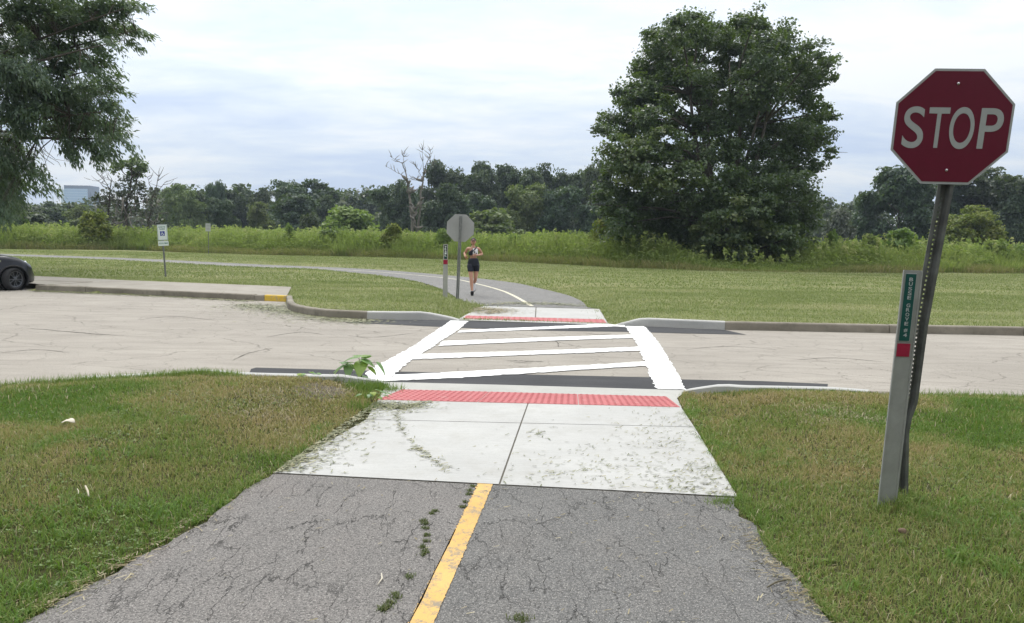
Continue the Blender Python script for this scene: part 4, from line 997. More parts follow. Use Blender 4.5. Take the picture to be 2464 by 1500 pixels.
# ------------------------------------------------------------------ feathery tree hanging into the frame at the left
M['locust'] = leafmat('feathery_leaves', (0.058, 0.100, 0.072), (0.095, 0.142, 0.098), (0.140, 0.180, 0.105), trans=0.32, rough=0.45, spec=0.4)
YL = 30.0
loc_px = [(100,60,130),(300,60,130),(500,60,120),(700,50,105),(880,35,65),(985,28,34),(985,215,42),(150,200,130),(330,200,120),(520,175,110),(710,180,95),(850,190,65),(925,290,32),(80,350,110),(230,330,90),(420,340,95),
 (60,480,110),(250,520,110),(420,480,110),(590,430,85),(720,430,60),(790,460,28),(100,640,120),(280,640,120),(460,640,115),(610,620,85),(750,630,50),(840,640,26),(80,780,120),(260,780,120),(440,780,120),(620,760,105),(770,745,75),(860,780,35),
 (150,900,100),(380,900,110),(560,900,115),(710,900,95),(840,950,50),(920,1030,26),(520,1030,70),(650,1040,70),(750,1040,55),(500,1085,36),(680,1110,26),(60,1000,100),(40,1120,100),(150,1080,55),(210,1180,48),(60,1250,80),(310,1265,26),(240,1290,30),(365,1310,14),(20,1350,80),(110,1360,36),(0,1250,110),(50,1440,60),(10,1500,60),(-60,1380,120),
 (700,110,60),(600,300,40),(480,400,50),(860,120,45),(800,300,32),(700,330,40),(690,500,40),(770,560,26),(810,870,40)]
extra = [(-120 - 190 * i, y, 140) for i in range(4) for y in (60, 250, 430, 620, 800, 980, 1130)] + [(x, y, 140) for y in (-100, -280, -450) for x in range(-800, 760, 190)]
R = np.random.RandomState(21); tb = AT(-300, 700, YL + 1.5); tb[2] = 0.1
root = empty('tree', tuple(tb)); tag(root, 'feathery fine leaved tree hanging into the top left of the view over the parking lot', 'tree')
C = []; T = []; rn = []; mb = MB(); rr = random.Random(8)
def lp(a, b, off): return AT(a * .3337, b * .3337, YL + off)
limbs = []
for (a0, b0, a1, b1, off) in ((-700, 900, 960, 40, -1), (-700, 1000, 980, 220, 1.0), (-750, 1000, 900, 290, -1.5), (-700, 1050, 800, 470, 0), (-750, 1100, 840, 650, 1), (-700, 1150, 860, 790, -1), (-700, 1200, 900, 1010, 1), (-750, 1000, 690, 1060, 2.5), (-700, 800, 650, -300, 0), (-800, 800, -300, -450, 1), (-750, 900, 300, -250, 3)):
    s = lp(a0, b0, 1.5); e_ = lp(a1, b1, off); m1 = s + (e_ - s) * .35 + np.array([0, R.uniform(-.5, .5), .5]); m2 = s + (e_ - s) * .7 + np.array([0, R.uniform(-.4, .4), .35])
    pts = spline([s - tb, m1 - tb, m2 - tb, e_ - tb], 5); mb.tube(pts, np.linspace(.11, .008, len(pts)), 6); limbs += pts
tr = [Vector((0, 0, -.2)), Vector((.1, 0, 2.0)), Vector(lp(-700, 1150, 1.5) - tb), Vector(lp(-730, 850, 1.5) - tb), Vector(lp(-780, 200, 1.5) - tb), Vector(lp(-700, -350, 1.5) - tb)]
mb.tube(tr, [.38, .32, .27, .2, .12, .03], 10)
limbs = np.array(limbs)
for (a, b, r) in loc_px + extra:
    ex = r == 140; off = R.uniform(-2, 2); c = lp(a, b, off); q = r * .3337 / FOC * YL
    k = int((5 if ex else 16) * (r / 80) ** 1.7) + 2
    for j in range(k):
        u = R.randn(3); u /= np.linalg.norm(u); cc = c + u * q * R.uniform(.2, 1) * np.array([1, 1.2, .75])
        i = np.argmin(((limbs - (cc - tb)) ** 2).sum(1))
        if not ex and R.rand() < .4: 
            m_ = (limbs[i] + cc - tb) / 2 + np.array([0, 0, .12]); mb.tube([limbs[i], m_, cc - tb], [.018, .011, .004], 4, cap=False)
        out = cc - tb - limbs[i]; out = np.array([.55, 0, 0]) + out / (np.linalg.norm(out) + 1e-6) * .5; out[2] -= .12
        m = 34 if not ex else 26
        ax = out / np.linalg.norm(out)
        t = R.uniform(-.55, .55, m); side = R.randn(m, 3) * np.array([.10, .16, .07])
        P = cc + ax * t[:, None] + side - np.array([0, 0, .22]) * (t[:, None] + .55) ** 2 * .6
        d = ax[None] * 1.0 + R.randn(m, 3) * .5 + np.array([0, 0, -.42]); d /= np.linalg.norm(d, axis=1, keepdims=True)
        C.append(P); T.append(d); rn.append(np.clip(R.uniform(0, .6) + R.uniform(0, .4, m), 0, 1))
C = np.concatenate(C) - tb; T = np.concatenate(T); rn = np.concatenate(rn); n = len(C)
up = R.randn(n, 3) * .6 + np.array([0, 0, 1]); b_ = np.cross(up, T); b_ /= np.linalg.norm(b_, axis=1, keepdims=True)
Ls = R.uniform(.13, .27, n)[:, None]; ws = R.uniform(.022, .042, n)[:, None]
V = np.stack([C, C + T * Ls * .45 + b_ * ws, C + T * Ls - np.array([0, 0, .03]), C + T * Ls * .45 - b_ * ws], 1).reshape(-1, 3)
link('crown', np_mesh('crown', V, np.arange(4 * n).reshape(-1, 4), {'rnd': rn}), M['locust'], root)
mb.build('trunk', M['bark_grey'], root, True)
# bare hanging twigs under it
mb = MB()
for (pts) in (((290, 1000), (330, 1090), (400, 1150), (495, 1165)), ((270, 1040), (330, 1120), (420, 1170), (440, 1205)), ((330, 960), (400, 1010), (440, 1060)), ((250, 1060), (320, 1140), (390, 1190))):
    mb.tube([lp(a, b, .3) - tb for a, b in pts], [.014, .011, .008, .004][:len(pts)], 4)
mb.build('bare_twig', M['bark_brush'], root, True)

# ------------------------------------------------------------------ bare dead tree in the middle of the wood's edge
def branch_set(mb, lines, Y, org, R, r0=.3, twigs=2, fx=lambda a, b: (a * .2567 + 616, b * .2567 + 365.7), thin=1.0):
    for pts, ra, rb in lines:
        P = [AT(*fx(a, b), Y + R.uniform(-.6, .6)) - org for a, b in pts]; Q = spline(P, 4)
        Q = [q + R.randn(3) * .05 for q in Q]
        mb.tube(Q, np.linspace(ra * thin, rb * thin, len(Q)), 7)
        for k in range(twigs):
            i = R.randint(len(Q) // 2, len(Q)); l = R.uniform(.6, 1.7); d = np.array([R.randn() * .8, R.randn() * .5, R.uniform(.2, 1)]); d /= np.linalg.norm(d)
            mb.tube([Q[i], Q[i] + d * l * .5 + R.randn(3) * .08, Q[i] + d * l + np.array([0, 0, .1])], [rb * 1.2 + .015, rb + .01, .01], 5)
R = np.random.RandomState(31); org = AT(995, 600, 125); org[2] = 0
root = empty('dead_tree', tuple(org)); tag(root, 'bare bleached dead tree with two forked trunks rising above the meadow', 'tree')
mb = MB()
branch_set(mb, [([(1470, 900), (1465, 700), (1450, 500), (1430, 350), (1415, 260)], .5, .26), ([(1415, 260), (1400, 180), (1370, 110), (1330, 85), (1275, 55)], .2, .04), ([(1405, 190), (1385, 100), (1387, 5)], .12, .03),
    ([(1412, 275), (1380, 225), (1330, 200), (1225, 140)], .16, .03), ([(1500, 900), (1520, 690), (1540, 500), (1562, 300), (1572, 200)], .42, .2), ([(1572, 200), (1600, 110), (1630, 40), (1632, -25)], .16, .03),
    ([(1575, 180), (1562, 90), (1560, -15)], .12, .03), ([(1598, 115), (1625, 60), (1655, 118)], .06, .03), ([(1565, 270), (1530, 190), (1500, 130)], .1, .03), ([(1430, 330), (1460, 240), (1510, 265)], .08, .03),
    ([(1445, 480), (1470, 520), (1480, 640), (1500, 720)], .3, .2), ([(1545, 470), (1515, 500), (1500, 560)], .2, .1)], 125, org, R, twigs=7, thin=.52)
mb.build('trunk', M['bark_dead'], root, True)

# ------------------------------------------------------------------ half dead tangle with a leafy top, left
fx1 = lambda a, b: (a * .2567, b * .2567 + 365.7)
R = np.random.RandomState(41); YT = 92; org = AT(300, 600, YT); org[2] = 0
root = empty('tree', tuple(org)); tag(root, 'half dead tree in grey brush with a leafy tuft on top', 'tree')
mb = MB()
branch_set(mb, [([(1190, 900), (1190, 700), (1180, 560), (1200, 420), (1230, 260), (1240, 120)], .22, .05), ([(1200, 430), (1290, 260), (1330, 130)], .12, .03), ([(1230, 270), (1150, 180), (1090, 110)], .08, .02),
    ([(1000, 900), (1010, 640), (1030, 420), (1040, 330)], .16, .04), ([(1040, 400), (990, 280), (930, 220)], .05, .015), ([(1060, 420), (1000, 310), (850, 265)], .05, .012), ([(1120, 350), (1060, 280), (990, 235)], .04, .012),
    ([(1390, 800), (1410, 500), (1460, 330), (1490, 240)], .10, .02), ([(1400, 500), (1480, 380), (1545, 290)], .06, .015), ([(1420, 430), (1400, 300), (1380, 240)], .05, .012)], YT, org, R, twigs=5, fx=fx1)
mb.build('trunk', M['bark_grey'], root, True)
mb = MB()
for i in range(150):
    a, b = R.uniform(900, 1500), R.uniform(430, 760); l = R.uniform(40, 150); t = R.normal(PI / 2, .7); w = AT(*fx1(a, b), YT + R.uniform(-2.5, 1.5)) - org
    P = [w, AT(*fx1(a + l * .5 * math.cos(t) + R.randn() * 8, b - l * .5 * math.sin(t)), YT + R.uniform(-2, 2)) - org, AT(*fx1(a + l * math.cos(t), b - l * math.sin(t)), YT + R.uniform(-2, 2)) - org]
    P = [(p[0], p[1], max(p[2], .2)) for p in P]
    mb.tube(P, [R.uniform(.02, .055), .03, .008], 4, cap=False)
for (pts, ra) in (([(1000, 735), (1080, 690), (1180, 640), (1230, 560)], .10), ([(1290, 770), (1230, 690), (1200, 600)], .09), ([(1395, 770), (1450, 745), (1490, 730)], .09), ([(1020, 690), (1100, 660), (1160, 660)], .08), ([(1150, 430), (1150, 500), (1190, 590)], .13), ([(1150, 500), (1135, 620)], .09)):
    mb.tube([AT(*fx1(a, b), YT - 2.5) - org for a, b in pts], np.linspace(ra, ra * .4, len(pts)), 6)
mb.build('dead_brush', M['bark_dead'], root, True)
def pxblob(a, b, r, Y, fx, sc=.2567):
    p = AT(*fx(a, b), Y); q = r * sc / FOC * Y; return (p[0] - org[0], p[1] - org[1], max(p[2], q * .6), q, q, q * .9)
Bt = [pxblob(*q, YT + R.uniform(-1, 1), fx1) for q in ((1250, 95, 45), (1180, 110, 40), (1310, 130, 50), (1110, 130, 40), (1350, 140, 35), (1230, 180, 45), (1290, 200, 45), (1090, 180, 35))]
C, Nn, rn = crown_pts(Bt, R, 7, 22, .30, .6); foliage('crown', C, Nn, np.clip(rn + .1, 0, 1), .24, R, M['light_wood'], root)
Bt = [pxblob(*q, YT + R.uniform(-1, 3), fx1) for q in ((1200, 300, 70), (1130, 350, 70), (1270, 330, 70), (1330, 300, 50), (960, 420, 70), (1040, 440, 80), (1160, 450, 80), (1300, 430, 80), (1400, 420, 80), (1460, 360, 50), (900, 450, 45), (1440, 500, 70), (1250, 540, 80), (960, 560, 60), (1380, 600, 80), (1100, 600, 80), (1480, 620, 60))]
C, Nn, rn = crown_pts(Bt, R, 9, 14, .38, .6); foliage('crown', C, Nn, rn * .9, .24, R, M['purple_leaf'], root)
# ------------------------------------------------------------------ signs
M['galv'] = plain('galvanised_steel', (0.30, 0.31, 0.31), 0.5, 0.6, 0.2, 14)
M['galv_dark'] = plain('weathered_steel_post', (0.16, 0.165, 0.16), 0.55, 0.35, 0.35, 9)
M['alu'] = plain('sign_back_aluminium', (0.40, 0.405, 0.40), 0.5, 0.5, 0.08, 3)
M['sign_white'] = plain('sign_white_sheeting', (0.43, 0.45, 0.447), 0.32, 0, 0.05, 30, 0.5)
M['sign_red'] = plain('sign_red_sheeting', (0.145, 0.008, 0.032), 0.30, 0, 0.06, 20, 0.5, coat=0.3)
M['sign_green'] = plain('green_plaque', (0.004, 0.075, 0.064), 0.35, 0, 0.1, 20, 0.5)
M['red_square'] = plain('red_reflector', (0.33, 0.01, 0.045), 0.35, 0, 0.12, 40, 0.5)
M['marker'] = plain('grey_composite_marker', (0.30, 0.305, 0.285), 0.6, 0, 0.16, 7)
M['marker_far'] = plain('pale_composite_marker', (0.40, 0.40, 0.37), 0.6, 0, 0.12, 7)
M['bolt'] = plain('bolt_zinc', (0.62, 0.60, 0.62), 0.3, 0.9, 0.1)
M['sign_pale'] = plain('weathered_sign_face', (0.72, 0.78, 0.76), 0.4, 0, 0.06, 20)
M['sign_text'] = plain('dull_green_text', (0.08, 0.20, 0.16), 0.5)
M['blue'] = plain('access_blue', (0.02, 0.035, 0.30), 0.4, 0, 0.08)
M['black'] = plain('black_plaque', (0.015, 0.022, 0.02), 0.5)
def frame(o, mat4): o.matrix_local = mat4; return o
def octagon(W, y0, y1):
    c = W / 2; t = c * math.tan(PI / 8); P = [(-t, c), (t, c), (c, t), (c, -t), (t, -c), (-t, -c), (-c, -t), (-c, t)]
    mb = MB(); mb.loft([[(x, y0, z) for x, z in P], [(x, y1, z) for x, z in P]][::-1]); return mb
def fix_normals(o):
    bm = bmesh.new(); bm.from_mesh(o.data); bmesh.ops.recalc_face_normals(bm, faces=bm.faces[:]); bm.to_mesh(o.data); bm.free(); return o
def letter_in_box(ch, x0, x1, z0, z1, y, size=1.0, offset=0.02):
    """one letter fitted to a box in the plane y, facing -y; returns verts, faces"""
    me = text_mesh(ch, size, 0.0, offset); v = np.array([q.co[:] for q in me.vertices]); f = [tuple(p.vertices) for p in me.polygons]
    bpy.data.meshes.remove(me); lo, hi = v.min(0), v.max(0); s = np.where(hi - lo > 1e-6, hi - lo, 1)
    u = (v - lo) / s
    return [(x0 + (x1 - x0) * a[0], y, z0 + (z1 - z0) * a[1]) for a in u], f
def letters(name, items, mat, parent, m4=None):
    mb = MB()
    for it in items: v, f = letter_in_box(*it); mb.add(v, f)
    o = mb.build(name, mat, parent); 
    so = o.modifiers.new('thickness', 'SOLIDIFY'); so.thickness = 0.0012; so.offset = 0
    if m4 is not None: o.matrix_local = m4
    return o
def uchannel(pts, w=0.09, d=0.032, holes=(0, 1e9), pitch=0.0254, right=Vector((1, 0, 0))):
    """rolled steel U post along pts with a line of holes through its web"""
    P = [Vector(p) for p in pts]; L = [0]
    for a, b in zip(P[:-1], P[1:]): L.append(L[-1] + (b - a).length)
    n = int(L[-1] / pitch); mb = MB()
    def at(s):
        for i in range(len(P) - 1):
            if s <= L[i + 1] or i == len(P) - 2:
                return P[i].lerp(P[i + 1], (s - L[i]) / (L[i + 1] - L[i])), (P[i + 1] - P[i]).normalized()
    def ring(s):
        c, t = at(min(s, L[-1])); r = (right - t * right.dot(t)).normalized(); b = t.cross(r).normalized()
        if b.y < 0: b = -b
        return [c + r * x + b * y for x, y in ((-w / 2, 0), (-w * .33, 0), (-w * .2, d), (-w * .06, d), (w * .06, d), (w * .2, d), (w * .33, 0), (w / 2, 0))]
    for i in range(n):
        a, b = ring(i * pitch), ring((i + 1) * pitch); q = [0, 1, 2, 4, 5, 6]
        for k in q: mb.add([a[k], a[k + 1], b[k + 1], b[k]], [(0, 1, 2, 3)])
        h = holes[0] <= i <= holes[1]
        for t0, t1 in (((0, .3), (.7, 1)) if h else ((0, 1),)):
            x0, x1 = a[3].lerp(b[3], t0), a[4].lerp(b[4], t0); y0, y1 = a[3].lerp(b[3], t1), a[4].lerp(b[4], t1)
            mb.add([x0, x1, y1, y0], [(0, 1, 2, 3)])
    return mb
def put_post(name, mb, mat, parent):
    o = mb.build(name, mat, parent)
    bm = bmesh.new(); bm.from_mesh(o.data); bmesh.ops.remove_doubles(bm, verts=bm.verts[:], dist=1e-5); bmesh.ops.recalc_face_normals(bm, faces=bm.faces[:]); bm.to_mesh(o.data); bm.free()
    so = o.modifiers.new('thickness', 'SOLIDIFY'); so.thickness = 0.004; return o

# near stop sign
W = 0.60
sc_ = np.array([2.3293, 4.1788, 2.2028]); base = AT(2166, 1205, 4.425); base[2] = 0.05
root = empty('stop_sign', tuple(base)); tag(root, 'large red octagonal stop sign on a bent leaning steel post in the right foreground', 'stop sign')
SR = (Matrix.Rotation(math.radians(-6.085), 4, 'Z') @ Matrix.Rotation(math.radians(7.169), 4, 'X') @ Matrix.Rotation(math.radians(0.812), 4, 'Y'))
SM = Matrix.Translation(Vector(sc_ - base)) @ SR
pn = fix_normals(octagon(W, -.001, .002).build('sign_panel', M['sign_white'], root)); pn.matrix_local = SM
rd = fix_normals(octagon(W - .025, -.0022, -.0010).build('red_face', M['sign_red'], root)); rd.matrix_local = SM
h0, h1 = -.176 * W - .003, .169 * W
lt = [('S', (.083 - .5) * W, (.262 - .5) * W, h0 - .004, h1 + .004, -.0034), ('T', (.29 - .5) * W, (.465 - .5) * W, h0, h1, -.0034), ('O', (.477 - .5) * W, (.685 - .5) * W, h0 - .004, h1 + .004, -.0034), ('P', (.727 - .5) * W, (.922 - .5) * W, h0, h1, -.0034)]
letters('lettering', [(*q, 1.0, .008) for q in lt], M['sign_white'], root, SM)
for zz in (.375 * W, -.375 * W):
    mb = MB(); mb.loft([[(math.cos(k * PI / 4) * r, y, math.sin(k * PI / 4) * r) for k in range(8)] for r, y in ((.0075, -.002), (.007, -.007), (.003, -.0095))]); o = fix_normals(mb.build('bolt', M['bolt'], root)); o.matrix_local = SM @ Matrix.Translation((0, 0, zz))
sb = lambda z: Vector(sc_) + (SR.to_3x3() @ Vector((.012, .010, z)))
pp = [sb(.27), sb(-.34), Vector(AT(2214, 785, 4.312)), Vector(AT(2190, 968, 4.373)), Vector(AT(2176, 1005, 4.387)), Vector(AT(2169, 1040, 4.397)), Vector(AT(2168, 1120, 4.415)), Vector(AT(2166, 1240, 4.434))]
put_post('post', uchannel([p - Vector(base) for p in pp], .086, .028, holes=(25, 74)), M['galv_dark'], root)

def marker(bot, top, yb, yt, width, name, label, mat, body, base_z=0.03):
    b = Vector(AT(*bot, yb)); t = Vector(AT(*top, yt)); o = b.copy(); o.z = base_z
    root = empty(name, o); tag(root, label, 'trail marker')
    up = (t - b).normalized(); r = (Vector((1, .05, 0)) - up * up.dot(Vector((1, .05, 0)))).normalized(); n = up.cross(r)
    m4 = Matrix((r, -n if n.y < 0 else n, up)).transposed().to_4x4()
    if n.y < 0: pass
    m4 = Matrix.Translation(b - o) @ m4
    L = (t - b).length; mb = MB(); w = width / 2
    prof = [(-w, .004), (-w, -.006), (-w + .008, -.006), (-w + .010, -.001), (w - .010, -.001), (w - .008, -.006), (w, -.006), (w, .004)]
    mb.loft([[(x, y, z) for x, y in prof] for z in np.linspace(-.12, L, 12)])
    p = fix_normals(mb.build('post', M[mat], root)); p.matrix_local = m4
    body(root, m4, L, w); return root
def near_marker(root, m4, L, w):
    z1, z0, x0, x1 = L * .987, L * .705, -w + .012, -w + .076
    mb = MB(); mb.box(((x0 + x1) / 2, -.003, (z0 + z1) / 2), (x1 - x0, .003, z1 - z0)); o = mb.build('plaque_border', M['sign_white'], root); o.matrix_local = m4
    mb = MB(); mb.box(((x0 + x1) / 2, -.0045, (z0 + z1) / 2), (x1 - x0 - .005, .003, z1 - z0 - .005)); o = mb.build('plaque', M['sign_green'], root); o.matrix_local = m4
    cx = (x0 + x1) / 2 + .002; H = z1 - z0; it = []
    rows = dict(zip(range(12), 'BUSSEGROVE#4')); fr = [.085, .15, .22, .285, .35, .465, .53, .60, .665, .735, .835, .905]
    for i, f in enumerate(fr): it.append((rows[i], cx - .0105, cx + .0105, z1 - H * f - .0105, z1 - H * f + .0095, -.0068, 1.0, .018))
    for a_, b_ in ((0, 5), (5, 10), (10, 12)): letters('lettering', it[a_:b_], M['sign_white'], root, m4)
    mb = MB(); mb.box(((x0 + x1) / 2 + .001, -.003, L * .668), (.078, .003, .073)); o = mb.build('red_square', M['red_square'], root); o.matrix_local = m4
marker((2134, 1212), (2197, 651), 4.285, 4.215, .108, 'trail_marker', 'grey trail marker post with a green BUSSE GROVE plaque beside the near stop sign', 'marker', near_marker)
def far_marker(root, m4, L, w):
    mb = MB(); mb.box((0, -.004, L * .865), (w * 1.2, .004, L * .24)); o = mb.build('plaque', M['black'], root); o.matrix_local = m4
    it = [(ch, -.024, .024, L * (.955 - .037 * i) - .03, L * (.955 - .037 * i) + .02, -.0085, 1.0, .04) for i, ch in enumerate('TRAIL')]
    letters('lettering', it, M['sign_pale'], root, m4)
    mb = MB(); mb.box((0, -.0068, L * .775), (w * .75, .002, L * .045)); o = mb.build('number_plate', M['sign_green'], root); o.matrix_local = m4
    mb = MB(); mb.box((0, -.005, L * .69), (w * 1.85, .004, .12)); o = mb.build('red_square', M['red_square'], root); o.matrix_local = m4
marker((1071, 726), (1072.5, 588), 20.6, 20.6, .125, 'trail_marker', 'pale trail marker post with a dark plaque beside the grey sign back across the street', 'marker_far', far_marker)

# far stop sign, seen from behind
b = Vector(AT(1100, 728, 20.4)); b.z = 0.02; t = Vector(AT(1109, 521, 20.4)); c = Vector(AT(1107.8, 549, 20.46)); W2 = .72
root = empty('stop_sign', b); tag(root, 'back of a grey octagonal sign on a steel post across the street', 'stop sign')
up = (t - b).normalized(); m4 = Matrix.Translation(c - b) @ Matrix.Rotation(math.atan2(up.x, up.z), 4, 'Y')
o = fix_normals(octagon(W2, 0, .003).build('sign_panel', M['alu'], root)); o.matrix_local = m4
o = fix_normals(octagon(W2 - .03, .0032, .0045).build('red_face', M['sign_red'], root)); o.matrix_local = m4
put_post('post', uchannel([t - b + Vector((0, -.045, 0)), Vector((0, -.0, -.15))], .085, .03, holes=(0, 200)), M['galv'], root)
for f in (.25, -.25):
    mb = MB(); mb.box((0, -.05, f), (.03, .012, .03)); o = mb.build('bolt', M['galv_dark'], root); o.matrix_local = m4

# reserved parking sign
YS = 27.6; b = Vector(AT(398, 671, YS)); b.z = .1; t = Vector(AT(388, 540.5, YS))
root = empty('parking_sign', b); tag(root, 'leaning white reserved parking sign with a blue wheelchair symbol on the far lawn', 'parking sign')
up = (t - b).normalized(); m4 = Matrix.Translation(t - b) @ Matrix.Rotation(math.atan2(up.x, up.z), 4, 'Y')
mb = MB(); mb.tube([(0, .03, -2.1), (0, .03, 0)], .030, 8); o = mb.build('post', M['galv_dark'], root); o.matrix_local = m4
mb = MB(); mb.box((.02, 0, -.285), (.36, .006, .56)); o = bevel(mb.build('sign_panel', M['sign_pale'], root), .002); o.matrix_local = m4
mb = MB(); mb.box((.02, -.004, -.285), (.335, .003, .535)); o = mb.build('border', M['sign_text'], root); o.matrix_local = m4
mb = MB(); mb.box((.02, -.0055, -.285), (.318, .003, .518)); o = mb.build('sign_face', M['sign_pale'], root); o.matrix_local = m4
it = []
for word, z, wd in (('RESERVED', -.092, .25), ('PARKING', -.165, .21)):
    n = len(word)
    for i, ch in enumerate(word): x = .02 - wd / 2 + wd * i / n; it.append((ch, x, x + wd / n * .78, z - .024, z + .024, -.008, 1.0, .05))
letters('lettering', it, M['sign_text'], root, m4)
mb = MB(); mb.box((.02, -.008, -.325), (.165, .003, .165)); o = mb.build('symbol_square', M['blue'], root); o.matrix_local = m4
mb = MB(); cz, cx = -.345, .022
arc = [(cx + .042 * math.cos(a), -.012, cz + .042 * math.sin(a)) for a in np.linspace(math.radians(115), math.radians(345), 14)]
mb.tube(arc, .0085, 6); mb.tube([(cx - .012, -.012, cz + .066), (cx - .008, -.012, cz + .015), (cx + .03, -.012, cz + .012), (cx + .052, -.012, cz - .04)], .009, 6)
mb.tube([(cx - .01, -.012, cz + .04), (cx + .03, -.012, cz + .038)], .007, 6); mb.tube([(cx - .014, -.010, cz + .082), (cx - .014, -.014, cz + .082)], .012, 8)
o = mb.build('wheelchair_symbol', M['sign_pale'], root); o.matrix_local = m4
mb = MB(); mb.box((.025, 0, -.675), (.37, .006, .17)); o = bevel(mb.build('fine_plate', M['sign_pale'], root), .002); o.matrix_local = m4
it = []
for i, ch in enumerate('$250'): it.append((ch, -.125 + .042 * i, -.125 + .042 * i + .032, -.705, -.645, -.0045, 1.0, .05))
for i, ch in enumerate('FINE'): it.append((ch, .062 + .033 * i, .062 + .033 * i + .025, -.705, -.645, -.0045, 1.0, .05))
letters('lettering', it, M['sign_text'], root, m4)

# small far sign
YS = 70.5; b = Vector(AT(502, 613, YS)); b.z = .05; t = Vector(AT(500.5, 538, YS))
root = empty('small_sign', b); tag(root, 'small white upright sign on a thin post at the meadow edge', 'sign')
m4 = Matrix.Translation(t - b)
mb = MB(); mb.box((0, 0, -.36), (.46, .01, .72)); o = mb.build('sign_panel', M['sign_white'], root); o.matrix_local = m4
for k, (z, w_) in enumerate(((-.14, .3), (-.23, .32), (-.45, .28), (-.53, .3))):
    mb = MB(); mb.box((0, -.008, z), (w_, .004, .035)); o = mb.build('text_line', M['marker'], root); o.matrix_local = m4
mb = MB(); mb.tube([(0, .04, -3.0), (0, .04, -.02)], .035, 6); o = mb.build('post', M['galv_dark'], root); o.matrix_local = m4

# ------------------------------------------------------------------ jogger
M['skin'] = plain('skin', (0.50, 0.27, 0.19), 0.5, 0, 0.06, 12)
M['navy'] = plain('navy_knit', (0.012, 0.015, 0.028), 0.7, 0, 0.2, 20)
M['white_knit'] = plain('white_knit', (0.72, 0.72, 0.74), 0.7, 0, 0.05, 20)
M['hair'] = plain('dark_hair', (0.022, 0.015, 0.012), 0.55, 0, 0.3, 40)
M['sole'] = plain('shoe_black', (0.02, 0.02, 0.022), 0.6)
M['lip'] = plain('lips', (0.35, 0.11, 0.10), 0.5)
M['phone'] = plain('yellow_phone_case', (0.45, 0.36, 0.10), 0.5)
jb = Vector(G(1138, 712)); jb.z = 0.016
def skin_body(nodes, edges, root_i, sub=2):
    me = bpy.data.meshes.new('tmp'); me.from_pydata([n[0] for n in nodes], edges, [])
    o = bpy.data.objects.new('tmp', me); COL.objects.link(o)
    sk = o.modifiers.new('s', 'SKIN'); sk.use_smooth_shade = True; sk.branch_smoothing = .6
    for i, n in enumerate(nodes):
        d = me.skin_vertices[0].data[i]; d.radius = (n[1], n[2] if len(n) > 2 else n[1]); d.use_root = (i == root_i)
    su = o.modifiers.new('u', 'SUBSURF'); su.levels = sub; su.render_levels = sub
    dg = bpy.context.evaluated_depsgraph_get(); m = bpy.data.meshes.new_from_object(o.evaluated_get(dg))
    bpy.data.objects.remove(o); return m
N = [((0, .02, .99), .15, .105), ((-.005, .0, 1.11), .118, .085), ((-.01, -.01, 1.24), .135, .095), ((-.015, -.015, 1.36), .125, .085), ((-.015, -.02, 1.435), .06, .055), ((-.012, -.035, 1.50), .047, .05),
     ((-.17, 0, 1.395), .052), ((-.255, .13, 1.25), .041), ((-.275, .10, 1.235), .040), ((-.225, -.10, 1.115), .027), ((-.222, -.15, 1.10), .027),
     ((.145, 0, 1.395), .052), ((.245, .12, 1.235), .041), ((.25, .08, 1.22), .040), ((.13, -.17, 1.195), .027), ((.09, -.19, 1.19), .027),
     ((-.085, .0, .90), .098), ((-.075, -.06, .70), .078), ((-.055, -.12, .49), .054), ((-.045, -.13, .36), .056), ((-.025, -.16, .15), .035), ((-.022, -.17, .085), .036),
     ((.085, .02, .90), .098), ((.085, .06, .70), .078), ((.065, .02, .49), .055), ((.05, .16, .41), .054), ((.03, .36, .36), .035), ((.03, .42, .345), .034)]
E_ = [(0, 1), (1, 2), (2, 3), (3, 4), (4, 5), (3, 6), (6, 7), (7, 8), (8, 9), (9, 10), (3, 11), (11, 12), (12, 13), (13, 14), (14, 15), (0, 16), (16, 17), (17, 18), (18, 19), (19, 20), (20, 21), (0, 22), (22, 23), (23, 24), (24, 25), (25, 26), (26, 27)]
bm = bmesh.new(); tmp = skin_body(N, E_, 0); bm.from_mesh(tmp)
def hand(bm, c, fwd, side, curl):
    """palm, four fingers of unequal length and a thumb"""
    c, fwd, side = Vector(c), Vector(fwd).normalized(), Vector(side).normalized(); dn = fwd.cross(side)
    mb = MB()
    mb.loft([[c + fwd * a + side * (math.cos(k * PI / 4) * w) + dn * (math.sin(k * PI / 4) * .014) for k in range(8)] for a, w in ((-.01, .022), (.02, .034), (.06, .038), (.08, .034))])
    for i, L in enumerate((.062, .072, .068, .052)):
        p = c + fwd * .075 + side * (.027 - .018 * i); q = p + fwd * L * .5 + dn * curl * .012; r = q + fwd * L * .28 + dn * curl * .03; s = r + fwd * L * .05 + dn * curl * .02
        mb.tube([p, q, r, s], [.009, .0085, .008, .006], 6)
    p = c + fwd * .02 + side * .03; mb.tube([p, p + side * .025 + fwd * .02, p + side * .03 + fwd * .05 + dn * curl * .015], [.011, .010, .007], 6)
    m = mb.mesh('h', True); bm.from_mesh(m); bpy.data.meshes.remove(m)
hand(bm, (-.222, -.155, 1.10), (.05, -1, .05), (1, 0, .2), 1.0)
hand(bm, (.085, -.195, 1.19), (-.9, -.35, .0), (0, -.2, 1), -1.0)
